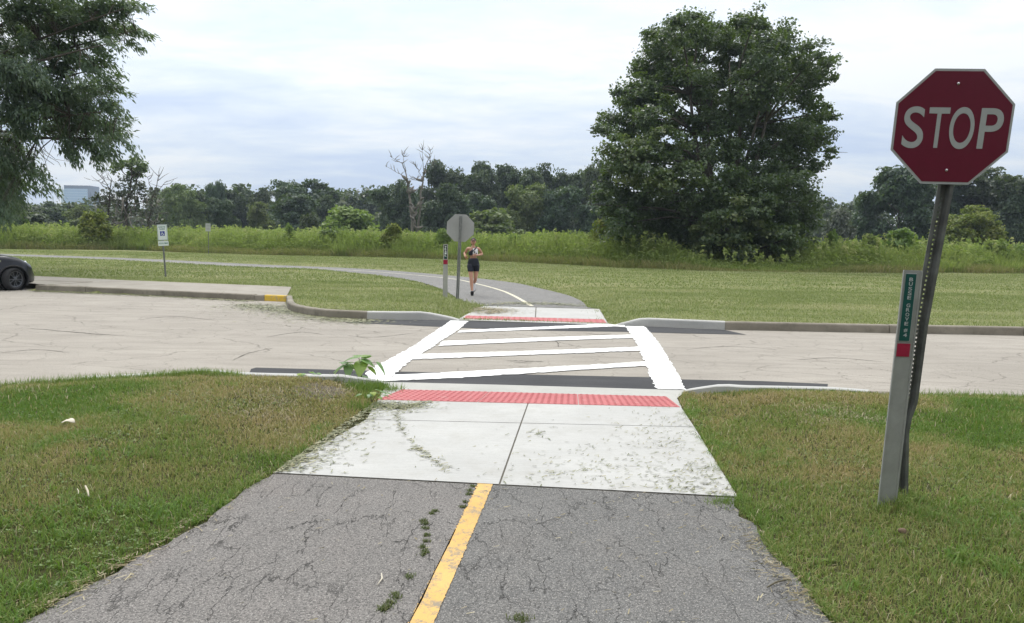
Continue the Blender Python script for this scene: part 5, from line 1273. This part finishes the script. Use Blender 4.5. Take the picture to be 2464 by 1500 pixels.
# head: a loft with brow, nose and chin, turned to the camera
HC = Vector((-.012, -.05, 1.588))
def hd(theta, ph):
    x = math.sin(theta) * math.cos(ph); y = math.sin(theta) * math.sin(ph); z = math.cos(theta)
    rx, ry, rz = .074, .092, .112
    j = 1.0 - .26 * max(0, -z) ** 1.5
    px, py, pz = rx * x * j, ry * y * (j if y > 0 else 1 - .12 * max(0, -z)), rz * z
    f = max(0, -y)
    if f > .75: 
        py -= .020 * math.exp(-((z + .18) / .16) ** 2 - (x / .16) ** 2)           # nose
        py += .010 * (math.exp(-((z - .05) / .10) ** 2 - ((abs(x) - .36) / .17) ** 2))   # eye sockets
        py -= .006 * math.exp(-((z + .52) / .08) ** 2 - (x / .28) ** 2)            # lips
    return HC + Vector((px, py, pz))
mb = MB(); mb.loft([[hd(max(.02, i / 22 * PI), k / 32 * 2 * PI) for k in range(32)] for i in range(0, 23)])
for s in (-1, 1):
    ear = HC + Vector((s * .073, .008, -.008)); mb.loft([[ear + Vector((s * (.004 + .006 * q), math.cos(k * PI / 4) * .018 * (1 - .5 * q), math.sin(k * PI / 4) * .03 * (1 - .4 * q))) for k in range(8)] for q in (-1, 0, 1)])
m = mb.mesh('h', True); bm.from_mesh(m); bpy.data.meshes.remove(m)
bmesh.ops.recalc_face_normals(bm, faces=bm.faces[:])
pm = bpy.data.meshes.new('person'); bm.to_mesh(pm); bm.free(); pm.polygons.foreach_set('use_smooth', [True] * len(pm.polygons))
per = link('person', pm, M['skin'], None, jb); tag(per, 'jogger in dark shorts and a one shoulder top on the far path', 'person')
per.rotation_euler = (0, 0, .04)
def ell(c, rx, ry, n=20, tilt=0.0): return [Vector(c) + Vector((rx * math.cos(2 * PI * k / n), ry * math.sin(2 * PI * k / n), tilt * math.cos(2 * PI * k / n))) for k in range(n)]
mb = MB()
mb.loft([ell((-.004, 0, 1.10), .128, .098), ell((-.002, .01, 1.04), .152, .115), ell((0, .02, .97), .175, .128), ell((0, .02, .90), .182, .128), ell((0, .01, .85), .17, .115)])
mb.loft([ell((-.080, .0, .93), .100, .108), ell((-.086, -.02, .85), .100, .104), ell((-.080, -.055, .735), .088, .09), ell((-.078, -.06, .712), .086, .088)])
mb.loft([ell((.080, .02, .93), .100, .108), ell((.088, .035, .85), .100, .104), ell((.088, .06, .735), .088, .09), ell((.087, .06, .712), .086, .088)])
fix_normals(mb.build('shorts', M['navy'], per, True))
# one shoulder crop top, dark on one side, white with dark blots on the other
def torso_patch(name, mat, x0, x1, ztop, zbot, extra=None, off=.008):
    mb = MB(); rows = []
    for z in np.linspace(zbot, 1.40, 9):
        w = float(np.interp(z, [1.16, 1.24, 1.33, 1.40], [.128, .146, .142, .14])); d = float(np.interp(z, [1.16, 1.24, 1.30, 1.40], [.092, .112, .118, .082])); row = []
        for q in np.linspace(x0, x1, 9):
            zz = min(z, ztop(q)); row.append(Vector((-.012 + w * q, -.012 - d * math.sqrt(max(.02, 1 - q * q)) - off, zz)))
        rows.append(row)
    vs = [p for r in rows for p in r]; fs = [(i * 9 + k, i * 9 + k + 1, (i + 1) * 9 + k + 1, (i + 1) * 9 + k) for i in range(8) for k in range(8)]
    mb.add(vs, fs); o = mb.build(name, mat, per, True)
    so = o.modifiers.new('thickness', 'SOLIDIFY'); so.thickness = .008; return o
torso_patch('dark_top', M['navy'], -.98, -.02, lambda q: 1.27 + .11 * (q + 1), 1.185)
wt = torso_patch('white_top', M['white_knit'], -.05, .98, lambda q: 1.40 - .02 * q, 1.175, off=.012)
mb = MB(); mb.tube([(-.02, -.13, 1.30), (.045, -.115, 1.375), (.085, -.05, 1.435), (.09, .02, 1.44), (.06, .08, 1.40)], [.018, .017, .016, .016, .016], 8); mb.build('strap', M['navy'], per, True)
mb = MB(); mb.tube([(.03, -.137, 1.285), (.03, -.147, 1.285)], [.026, .024], 9); mb.tube([(.085, -.122, 1.25), (.085, -.128, 1.25)], [.018, .016], 8); mb.build('top_pattern', M['navy'], per)
# cap of dark hair with a visor and a ponytail
mb = MB(); mb.loft([[HC + Vector((.081 * math.sin(t) * math.cos(p), .012 + .098 * math.sin(t) * math.sin(p), .012 + .112 * math.cos(t))) for p in [k / 20 * 2 * PI for k in range(20)]] for t in np.linspace(.03, 1.38, 9)])
mb.tube([HC + Vector((0, .09, .03)), HC + Vector((-.03, .13, -.03)), HC + Vector((-.075, .12, -.11))], [.03, .03, .008], 8)
fix_normals(mb.build('hair', M['hair'], per, True))
mb = MB(); mb.loft([[HC + Vector((.076 * math.cos(a), -.06 + r * math.sin(a) * 1.0, .052 - .012 * q)) for a in np.linspace(PI, 2 * PI, 11)] for q, r in ((0, .03), (1, .095), (1.4, .095), (.5, .03))], cap=False); fix_normals(mb.build('visor', M['navy'], per, True))
for s in (-1, 1):
    mb = MB(); mb.tube([HC + Vector((s * .027, -.079, .006)), HC + Vector((s * .027, -.088, .006))], [.012, .008], 8); mb.build('eye', M['hair'], per)
mb = MB(); mb.tube([HC + Vector((-.022, -.079, -.057)), HC + Vector((0, -.090, -.058)), HC + Vector((.022, -.079, -.057))], [.003, .006, .003], 6); mb.build('mouth', M['lip'], per)
def shoe(heel, toe_dir, up, name):
    h, f, u = Vector(heel), Vector(toe_dir).normalized(), Vector(up).normalized(); r = f.cross(u).normalized(); u = r.cross(f)
    mb = MB(); rings = []
    for a, w, z0, z1 in ((-.03, .026, .012, .07), (-.01, .036, .01, .085), (.04, .04, .01, .085), (.10, .042, .01, .065), (.17, .047, .01, .05), (.22, .036, .012, .036), (.245, .015, .015, .028)):
        rings.append([h + f * a + r * (w * math.cos(k * PI / 5)) + u * ((z0 + z1) / 2 + (z1 - z0) / 2 * math.sin(k * PI / 5)) for k in range(10)])
    mb.loft(rings); o = fix_normals(mb.build('shoe', M['white_knit'], per, True))
    mb = MB(); rings = []
    for a, w in ((-.04, .026), (-.02, .04), (.05, .04), (.17, .05), (.22, .042), (.255, .018)): rings.append([h + f * a + r * x + u * z for x, z in ((-w, .014), (w, .014), (w, -.012), (-w, -.012))])
    mb.loft(rings); s_ = fix_normals(mb.build('sole', M['sole'], o)); return o
shoe((-.022, -.15, .015), (0, -1, .55), (0, .55, 1), 'shoe')
shoe((.03, .46, .33), (0, -.35, -1), (0, -1, .3), 'shoe')
mb = MB(); mb.box((-.20, -.235, 1.13), (.07, .012, .14), Matrix.Rotation(.3, 3, 'X')); ph = bevel(mb.build('phone', M['phone']), .004); ph.location = jb; ph.rotation_euler = (0, 0, .04); tag(ph, 'small yellowish phone held in the hand of the jogger', 'phone')

# ------------------------------------------------------------------ parked car, nose into the frame at the left
M['car_paint'] = plain('charcoal_car_paint', (0.010, 0.011, 0.017), 0.3, 0.0, 0.1, 3, 0.4, coat=0.25)
M['car_trim'] = plain('black_plastic_trim', (0.018, 0.018, 0.02), 0.6)
M['car_glass'] = plain('tinted_car_glass', (0.02, 0.025, 0.03), 0.05, 0, 0.05, 3, 0.8)
M['rubber'] = plain('tyre_rubber', (0.025, 0.025, 0.027), 0.85)
M['rim'] = plain('dark_alloy', (0.11, 0.115, 0.125), 0.35, 0.7, 0.1)
M['chrome'] = plain('chrome', (0.75, 0.76, 0.78), 0.12, 1.0, 0.03)
M['lamp'] = plain('lamp_lens', (0.75, 0.77, 0.80), 0.08, 0.3, 0.05)
cy = math.radians(47); wc = Vector(G(33, 699)); wr = .315
cr = Matrix.Rotation(cy, 4, 'Z'); car_o = wc - (cr @ Vector((1.24, -.76, 0))); car_o.z = 0
car = empty('parked_car', car_o, cy); tag(car, 'dark charcoal hatchback parked at the kerb, cut off by the left edge of the view', 'car')
xs_ = np.arange(-1.86, 1.935, .03)
def ztop(x): return float(np.interp(x, [-1.86, -1.80, -1.6, -1.0, .55, .80, 1.1, 1.4, 1.6, 1.75, 1.80, 1.86, 1.935], [.72, .93, .99, 1.0, .99, .985, .965, .90, .80, .70, .57, .46, .40]))
def zbot(x): return float(np.interp(x, [-1.86, -1.75, 1.7, 1.85, 1.935], [.34, .22, .19, .20, .30]))
def hw(x): return float(np.interp(x, [-1.86, -1.80, -1.6, -1.2, 0, 1.2, 1.45, 1.6, 1.72, 1.82, 1.90, 1.935], [.50, .66, .78, .85, .85, .855, .82, .74, .62, .46, .25, .1]))
mb = MB(); rings = []
for x in xs_:
    zt, zb, w = ztop(x), zbot(x), hw(x); sh = max(zb + .05, zt - .10); zs = list(np.linspace(zb + .03, sh, 14)); sec = [(0, zb), (w * .8, zb)]
    sec += [(w * (.965 + .035 * math.sin(min(1, (z - zb) / (.6 - .0)) * PI)), z) for z in zs]
    sec += [(w * .93, zt - .045), (w * .80, zt - .012), (w * .45, zt + .008), (0, zt + .014)]
    rings.append([Vector((x, -y, z)) for y, z in sec] + [Vector((x, y, z)) for y, z in sec[-2:0:-1]])
mb.loft(rings); bo = fix_normals(mb.build('body', M['car_paint'], car, True))
bm = bmesh.new(); bm.from_mesh(bo.data); dl = []
for f in bm.faces:
    c = f.calc_center_median()
    for ax in (1.24, -1.25):
        if abs(c.y) > .55 and math.hypot(c.x - ax, c.z - .315) < .36: dl.append(f)
bmesh.ops.delete(bm, geom=list(set(dl)), context='FACES'); bm.to_mesh(bo.data); bm.free()
mb = MB(); rings = []
for x, r, w0 in ((-1.72, 1.02, .62), (-1.60, 1.20, .64), (-1.35, 1.36, .62), (-.6, 1.42, .60), (.05, 1.38, .60), (.35, 1.22, .62), (.68, 1.0, .66)):
    rings.append([Vector((x, -.76 if r < 1.1 else -.75, .97)), Vector((x, -w0, r - .05)), Vector((x, -w0 * .7, r)), Vector((x, w0 * .7, r)), Vector((x, w0, r - .05)), Vector((x, .76 if r < 1.1 else .75, .97))])
mb.loft(rings); bevel(fix_normals(mb.build('roof', M['car_paint'], car)), .02)
for s in (-1, 1):
    mb = MB(); mb.add([(-1.45, s * .775, 1.0), (-.55, s * .775, 1.0), (-.55, s * .655, 1.32), (-1.25, s * .665, 1.29)], [(0, 1, 2, 3) if s < 0 else (3, 2, 1, 0)]); mb.add([(-.48, s * .775, 1.0), (.42, s * .775, 1.0), (.10, s * .655, 1.29), (-.48, s * .655, 1.32)], [(0, 1, 2, 3) if s < 0 else (3, 2, 1, 0)])
    o = mb.build('window', M['car_glass'], car); so = o.modifiers.new('t', 'SOLIDIFY'); so.thickness = .012; so.offset = 0
    mb = MB(); mb.tube([(.48, s * .80, 1.0), (.48, s * .92, 1.02)], .02, 6); mb.loft([[(.50 + a, s * .95 + .10 * math.cos(k * PI / 4) * q, 1.05 + .07 * math.sin(k * PI / 4) * q) for k in range(8)] for a, q in ((-.05, .9), (0, 1), (.07, .8), (.1, .3))]); mb.build('mirror', M['car_trim'], car, True)
    mb = MB(); mb.loft([[(.80 + a * .14, s * (.862 + q), .80 + .028 * z + .015 * a) for z in (-1, 1)] for a, q in ((-1, .0), (-.6, .012), (.6, .012), (1, .0))], cap=False); o = mb.build('side_vent', M['chrome'], car); so = o.modifiers.new('t', 'SOLIDIFY'); so.thickness = .012
    mb = MB(); hx = Vector((1.60, s * .56, .70)); ax = Vector((.86, s * .32, .40)).normalized(); u = ax.cross(Vector((0, 0, 1))).normalized(); v = u.cross(ax)
    mb.loft([[hx + ax * a + (u * math.cos(k * PI / 10) + v * math.sin(k * PI / 10)) * r for k in range(20)] for a, r in ((-.05, .115), (.03, .115), (.05, .10), (.06, .05), (.062, .003))]); o = fix_normals(mb.build('headlight', M['lamp'], car, True))
    for ax_ in (1.24, -1.25):                                  # arch trim
        mb = MB(); rings = []
        for a in np.linspace(-.18 * PI, 1.18 * PI, 26):
            cz, cx = .315 + .37 * math.sin(a), ax_ + .37 * math.cos(a); yy = s * (hw(cx) * .985)
            rings.append([(cx, yy + s * .018, cz), (ax_ + .395 * math.cos(a), yy + s * .01, .315 + .395 * math.sin(a)), (ax_ + .395 * math.cos(a), yy - s * .05, .315 + .395 * math.sin(a)), (ax_ + .345 * math.cos(a), yy - s * .12, .315 + .345 * math.sin(a)), (ax_ + .345 * math.cos(a), yy + s * .012, .315 + .345 * math.sin(a))])
        mb.loft(rings); fix_normals(mb.build('arch_trim', M['car_trim'], car, True))
        mb = MB(); mb.loft([[(ax_ + .36 * math.cos(k * PI / 12), s * y, .315 + .36 * math.sin(k * PI / 12)) for k in range(24)] for y in (.80, .52)], cap=False); mb.add([(ax_ + .36 * math.cos(k * PI / 12), s * .52, .315 + .36 * math.sin(k * PI / 12)) for k in range(24)], [tuple(range(24))]); mb.build('arch_liner', M['car_trim'], car)
        wl = empty('wheel', (ax_, s * .76, wr), math.radians(30) if ax_ > 0 else 0); wl.parent = car
        mb = MB(); T_ = [(.225, -.085), (.27, -.095), (.30, -.085), (.315, -.06), (.315, .06), (.30, .085), (.27, .095), (.225, .085)]
        mb.loft([[(r * math.cos(a), y, r * math.sin(a)) for r, y in T_] for a in np.linspace(0, 2 * PI, 41)], cap=False); fix_normals(mb.build('tyre', M['rubber'], wl, True))
        mb = MB(); f = s
        for j in range(40):
            pass
        mb.loft([[(r * math.cos(a), f * y, r * math.sin(a)) for r, y in ((.228, .0), (.228, .085), (.205, .08), (.20, .03), (.205, 0))] for a in np.linspace(0, 2 * PI, 33)], cap=False)
        for k in range(10):
            a = k * PI / 5 + (.1 if k % 2 else -.1); d = Vector((math.cos(a), 0, math.sin(a))); n = Vector((-math.sin(a), 0, math.cos(a)))
            mb.loft([[d * r + n * x * w_ + Vector((0, f * y_, 0)) for x, y_ in ((-1, yy), (1, yy), (1, yy - .03), (-1, yy - .03))] for r, w_, yy in ((.03, .014, .075), (.12, .011, .07), (.21, .014, .08))])
        mb.loft([[(r * math.cos(k * PI / 6), f * y, r * math.sin(k * PI / 6)) for k in range(12)] for r, y in ((.05, .03), (.05, .078), (.03, .086))]); fix_normals(mb.build('rim', M['rim'], wl))
        mb = MB(); mb.loft([[(r * math.cos(k * PI / 12), f * y, r * math.sin(k * PI / 12)) for k in range(24)] for r, y in ((.2, .0), (.2, .02))]); mb.build('brake_disc', M['car_trim'], wl)
mb = MB(); mb.add([(.70, -.66, .99), (.70, .66, .99), (.30, .56, 1.29), (.30, -.56, 1.29)], [(0, 1, 2, 3)]); o = mb.build('windscreen', M['car_glass'], car); so = o.modifiers.new('t', 'SOLIDIFY'); so.thickness = .02; so.offset = 1
mb = MB(); mb.loft([[(1.89 + .02 * math.cos(q), y, .36 + .09 * math.sin(q)) for q in [k * PI / 4 for k in range(8)]] for y in np.linspace(-.2, .2, 6)]); mb.build('grille', M['car_trim'], car, True)
for s in (-1, 1):
    mb = MB(); mb.box((-1.80, s * .62, .80), (.05, .14, .22)); bevel(mb.build('tail_lamp', M['red_square'], car), .01)

# ------------------------------------------------------------------ glass office block far behind the trees
M['facade'] = plain('pale_blue_glass_facade', (0.24, 0.38, 0.58), 0.15, 0.0, 0.04, 0.05, 0.9)
M['slate'] = plain('dark_slate_frame', (0.035, 0.06, 0.115), 0.5, 0.0, 0.1, 0.05)
M['pale_side'] = plain('pale_side_glass', (0.50, 0.60, 0.68), 0.3, 0.0, 0.05, 0.05)
YB = 1250.0; pL = AT(154, 446, YB); pR_ = AT(217, 446, YB); H = pL[2]; wB = pR_[0] - pL[0]
root = empty('office_building', ((pL[0] + pR_[0]) / 2, YB, 0), 0.02); tag(root, 'tall pale blue glass office block with a dark frame, far beyond the trees', 'building')
mb = MB(); mb.box((0, 14, H / 2), (wB, 28, H)); mb.build('frame', M['slate'], root)
mb = MB(); mb.box((-2.1, -.2, H / 2 - 2.6), (wB - 4.6, .6, H - 5.2)); mb.build('glass_front', M['facade'], root)
mb = MB()
for k in range(20): mb.box((-2.1, -.55, H - 7 - 4.2 * k), (wB - 4.6, .12, .35))
mb.build('floor_line', M['pale_side'], root)
mb = MB(); mb.box((-wB / 2 - 3.2, 12, H / 2 - 3.5), (6.2, 20, H - 7)); mb.build('side_wing', M['pale_side'], root)

# ------------------------------------------------------------------ big leaved seedlings at the corner of the kerb
M['big_leaf'] = leafmat('seedling_leaf', (0.20, 0.34, 0.15), (0.26, 0.42, 0.15), (0.38, 0.48, 0.08), trans=0.5, rough=0.35, spec=0.5)
def big_leaf(c, d, s, droop, R):
    """a broad heart shaped leaf blade, folded along the midrib"""
    d = Vector(d).normalized(); r = d.cross(Vector((0, 0, 1))).normalized(); u = r.cross(d); P = []
    for t in np.linspace(0, 1, 7):
        w = .52 * math.sin(PI * (t * .88 + .10)) ** .8 * (1 - .35 * t); o = Vector(c) + d * s * t + Vector((0, 0, -1)) * droop * s * t * t
        for q in (-1, -.5, 0, .5, 1): P.append(o + r * (w * q * s) + u * (abs(q) * .16 * s) - Vector((0, 0, 1)) * (abs(q) ** 3 * .12 * s))
    F = [(i * 5 + k, i * 5 + k + 1, (i + 1) * 5 + k + 1, (i + 1) * 5 + k) for i in range(6) for k in range(4)]
    return P, F
def seedling(label, px, stem_top, leaves, Y, seed):
    R = np.random.RandomState(seed); b = AT(*px, Y); b[2] = max(0.0, float(lawn_z(b[0], b[1]))); root = empty('seedling', tuple(b)); tag(root, label, 'plant')
    st = MB(); top = AT(*stem_top, Y) - b; st.tube([(0, 0, -.02), top * .5 + R.randn(3) * .004, top], [.007, .006, .004], 6)
    V = []; F = []; rn = []
    for (lx, ly, dx, dy, dz, s, dr) in leaves:
        c = AT(lx, ly, Y + R.uniform(-.05, .05)) - b; st.tube([top * R.uniform(.85, 1.0), (top + c) / 2 + np.array([0, 0, .008]), c], [.0035, .003, .002], 5)
        P, f = big_leaf(c, (dx, dy, dz), s * 1.25, dr, R); F += [tuple(len(V) + i for i in q) for q in f]; V += P; rn += [R.uniform(0, .9)] * len(f)
    me = np_mesh('foliage', np.array([p[:] for p in V]), F, {'rnd': rn}, True); link('foliage', me, M['big_leaf'], root); st.build('stem', M['weed_stem'], root, True)
    return root
M['weed_stem'] = plain('seedling_stem', (0.10, 0.085, 0.05), 0.6)
SDY = float(G(868, 918)[1]) - .05
seedling('taller big leaved green seedling at the corner of the near kerb', (868, 922), (870, 880), [(868, 866, .9, -.3, .0, .125, .45), (872, 868, .0, -1, -.25, .14, .7), (862, 862, -.9, -.2, .1, .12, .4), (876, 864, .3, .6, .35, .11, .3), (880, 869, 1, .2, -.1, .10, .9), (885, 883, .9, -.3, -.35, .085, .5), (905, 872, 1, -.2, -.45, .085, .9), (866, 905, .9, -.4, -.35, .13, .4), (864, 861, -.4, .8, .3, .11, .3), (871, 860, .6, .5, .3, .11, .4), (850, 873, -.8, -.3, .1, .06, .3)], SDY, 1)
seedling('shorter big leaved green seedling left of the taller one by the kerb', (838, 912), (838, 890), [(836, 880, -.9, -.2, -.05, .12, .5), (840, 876, .1, -1, -.4, .10, .8), (832, 876, -.6, .6, .3, .10, .4), (845, 878, .9, -.4, -.2, .08, .8), (826, 884, -1, -.3, -.35, .09, .6), (850, 899, .9, -.2, .0, .06, .3), (835, 874, -.2, -.6, .3, .09, .5)], SDY - .02, 2)
for k, (px, lab) in enumerate((((745, 918), 'low pale leaved weed on bare soil by the near kerb left of the seedlings'), ((895, 963), 'low broad leaved weed beside the left end of the near red strip'))):
    b = G(*px, .05); R = np.random.RandomState(60 + k); V = []; F = []; rn = []
    root = empty('weed', tuple(b)); tag(root, lab, 'plant')
    for i in range(14):
        a = R.uniform(0, 2 * PI); P, f = big_leaf((.07 * math.cos(a) * R.rand() * 2, .05 * math.sin(a), R.uniform(.03, .09)), (math.cos(a), math.sin(a), .15), R.uniform(.05, .085), .5, R); F += [tuple(len(V) + j for j in q) for q in f]; V += P; rn += [R.uniform(0, 1)] * len(f)
    link('foliage', np_mesh('foliage', np.array([p[:] for p in V]), F, {'rnd': rn}, True), M['big_leaf'], root)
    mb = MB(); [mb.tube([(0, 0, -.02), (.03 * math.cos(a), .03 * math.sin(a), .04)], [.004, .002], 5) for a in (0, 2, 4)]; mb.build('stem', M['weed_stem'], root)
# bare soil with dead stalks by the kerb
M['soil'] = plain('bare_soil', (0.085, 0.07, 0.05), 0.95, 0, 0.35, 14)
def soil_patch(c, rx, ry, name='soil'):
    mb = MB(); n = 26; R = np.random.RandomState(int(abs(c[0] * 100))); pts = []
    rad = [1 + R.uniform(-.22, .22) for _ in range(n)]
    vs = [(c[0], c[1], float(lawn_z(c[0], c[1])) + .022)]
    for q in (.5, 1):
        for k in range(n):
            x = c[0] + rx * q * rad[k] * math.cos(2 * PI * k / n); y = c[1] + ry * q * rad[k] * math.sin(2 * PI * k / n); vs.append((x, y, float(lawn_z(x, y)) + (.02 if q < 1 else -.002)))
    mb.add(vs, [(0, 1 + k, 1 + (k + 1) % n) for k in range(n)] + [(1 + k, 1 + n + k, 1 + n + (k + 1) % n, 1 + (k + 1) % n) for k in range(n)])
    return tag(mb.build(name, M['soil'], None, True), kind='structure')
sp = G(772, 932, .1); soil_patch(sp, .34, .42)
tufts('dead_stalks', [sp[:2] + np.array([R.uniform(-.3, .3), R.uniform(-.35, .35)]) for _ in range(12)], 16, .08, .05, .16, .005, 501, (.2, 1.0), (1.0, 1.7), 'straw')
tufts('dead_stalks', [G2(x, y, .1) for x, y in ((1975, 990), (2010, 1000), (1940, 1000), (2060, 1010), (2120, 1030), (1990, 1020), (660, 960), (640, 985), (700, 1000), (620, 950), (690, 1030), (600, 1000))], 130, .13, .04, .10, .0045, 502, (.2, 1.0), (1.1, 1.65), 'straw')

# unseen trees added behind the viewer to shade the near lawn and the face of the near sign
for i, (x, y, w_, h_, lab) in enumerate(((3.5, -9.0, 9.0, 12.0, 'broad leafy tree added behind the viewer for shade, right one'), (-6.5, -11.0, 9.0, 11.0, 'broad leafy tree added behind the viewer for shade, left one'))):
    root = empty('tree', (x, y, 0), i * 2.0); tag(root, lab, 'tree')
    c = bpy.data.objects.new('crown', withmat(CR['round'][i], 'light_wood')); COL.objects.link(c); c.parent = root; c.scale = (w_, w_, h_ - 2.2); c.location = (0, 0, 2.2)
    t = bpy.data.objects.new('trunk', withmat(TRK[i], 'bark_grey')); COL.objects.link(t); t.parent = root; t.scale = (9, 9, h_ * .9)

# ------------------------------------------------------------------ litter on the turf
M['paper'] = plain('pale_dry_leaf', (0.58, 0.53, 0.43), 0.8)
M['twig'] = plain('pale_stick', (0.50, 0.45, 0.34), 0.85)
M['stone'] = plain('brown_stone', (0.16, 0.11, 0.075), 0.9, 0, 0.3)
p = G(165, 1029, .15); p[2] = float(lawn_z(p[0], p[1])) + .045
mb = MB(); R = np.random.RandomState(2)
vs = [(x * .048, y * .030 + .01 * math.sin(x * 3), .012 * math.cos(x * 2.4) + R.uniform(-.004, .004)) for y in (-1, 0, 1) for x in np.linspace(-1 + abs(y) * .35, 1 - abs(y) * .5, 6)]
mb.add(vs, [(i * 6 + k, i * 6 + k + 1, (i + 1) * 6 + k + 1, (i + 1) * 6 + k) for i in range(2) for k in range(5)])
o = mb.build('fallen_leaf', M['paper'], None, True, tuple(p)); o.rotation_euler = (.1, .1, .1); tag(o, 'pale curled fallen leaf lying on the left foreground lawn', 'leaf'); so = o.modifiers.new('t', 'SOLIDIFY'); so.thickness = .002
for (a, b_, lab) in (((205, 1157), (213, 1180), 'short thick pale stick on the left foreground lawn'), ((186, 1166), (188, 1177), 'thin pale stick left of the thick one on the left lawn')):
    q0, q1 = G(*a, .16), G(*b_, .15); o_ = (q0 + q1) / 2; o_[2] = float(lawn_z(o_[0], o_[1])) + .045
    mb = MB(); mb.tube([(q0 - o_) * [1, 1, 0] + np.array([0, 0, .012]), np.array([.004, 0, .006]), (q1 - o_) * [1, 1, 0]], [.005, .006, .004] if 'thick' == lab[6:11] else [.003, .003, .002], 6); o = mb.build('stick', M['twig'], None, True, tuple(o_)); tag(o, lab, 'stick')
p = G(2172, 1268, .12); p[2] = float(lawn_z(p[0], p[1])) + .035
mb = MB(); R = np.random.RandomState(9); mb.loft([[(.022 * math.sin(t) * math.cos(k * PI / 5) * R.uniform(.8, 1.2), .018 * math.sin(t) * math.sin(k * PI / 5) * R.uniform(.8, 1.2), .015 * math.cos(t)) for k in range(10)] for t in (.15, .7, 1.3, 1.9, 2.5, 3.0)]); o = mb.build('stone', M['stone'], None, True, tuple(p)); tag(o, 'small brown stone in the turf in front of the near stop sign', 'stone')
q0, q1 = G(918, 1385), G(908, 1412); mb = MB(); mb.tube([q0 + [0, 0, .01], (q0 + q1) / 2 + np.array([.012, 0, .012]), q1 + [0, 0, .008]], [.003, .004, .002], 6); tag(mb.build('grass_stalk', M['paper'], None, True), 'pale bent grass stalk lying on the asphalt path left of the yellow line', 'stalk')
q0, q1 = G(1845, 1420), G(1888, 1402); mb = MB(); mb.tube([q0 + [0, 0, .012], (q0 + q1) / 2 + np.array([0, .006, .016]), q1 + [0, 0, .012]], [.003, .004, .004], 6); tag(mb.build('stick', M['weed_stem'], None, True), 'thin brown twig at the right edge of the asphalt path', 'stick')

# ------------------------------------------------------------------ air: far things fade a little to blue
hz = MB(); hz.box((0, 620, 64), (2400, 1500, 132))
ho = hz.build('haze', None); km = bpy.data.materials.new('haze_air'); km.use_nodes = True; kt = km.node_tree; kt.nodes.clear()
ko = kt.nodes.new('ShaderNodeOutputMaterial'); kv = kt.nodes.new('ShaderNodeVolumePrincipled'); kv.inputs['Color'].default_value = (0.72, 0.84, 1.0, 1); kv.inputs['Density'].default_value = 0.00028; kv.inputs['Anisotropy'].default_value = 0.2
kt.links.new(kv.outputs[0], ko.inputs['Volume']); ho.data.materials.append(km); tag(ho, kind='stuff')
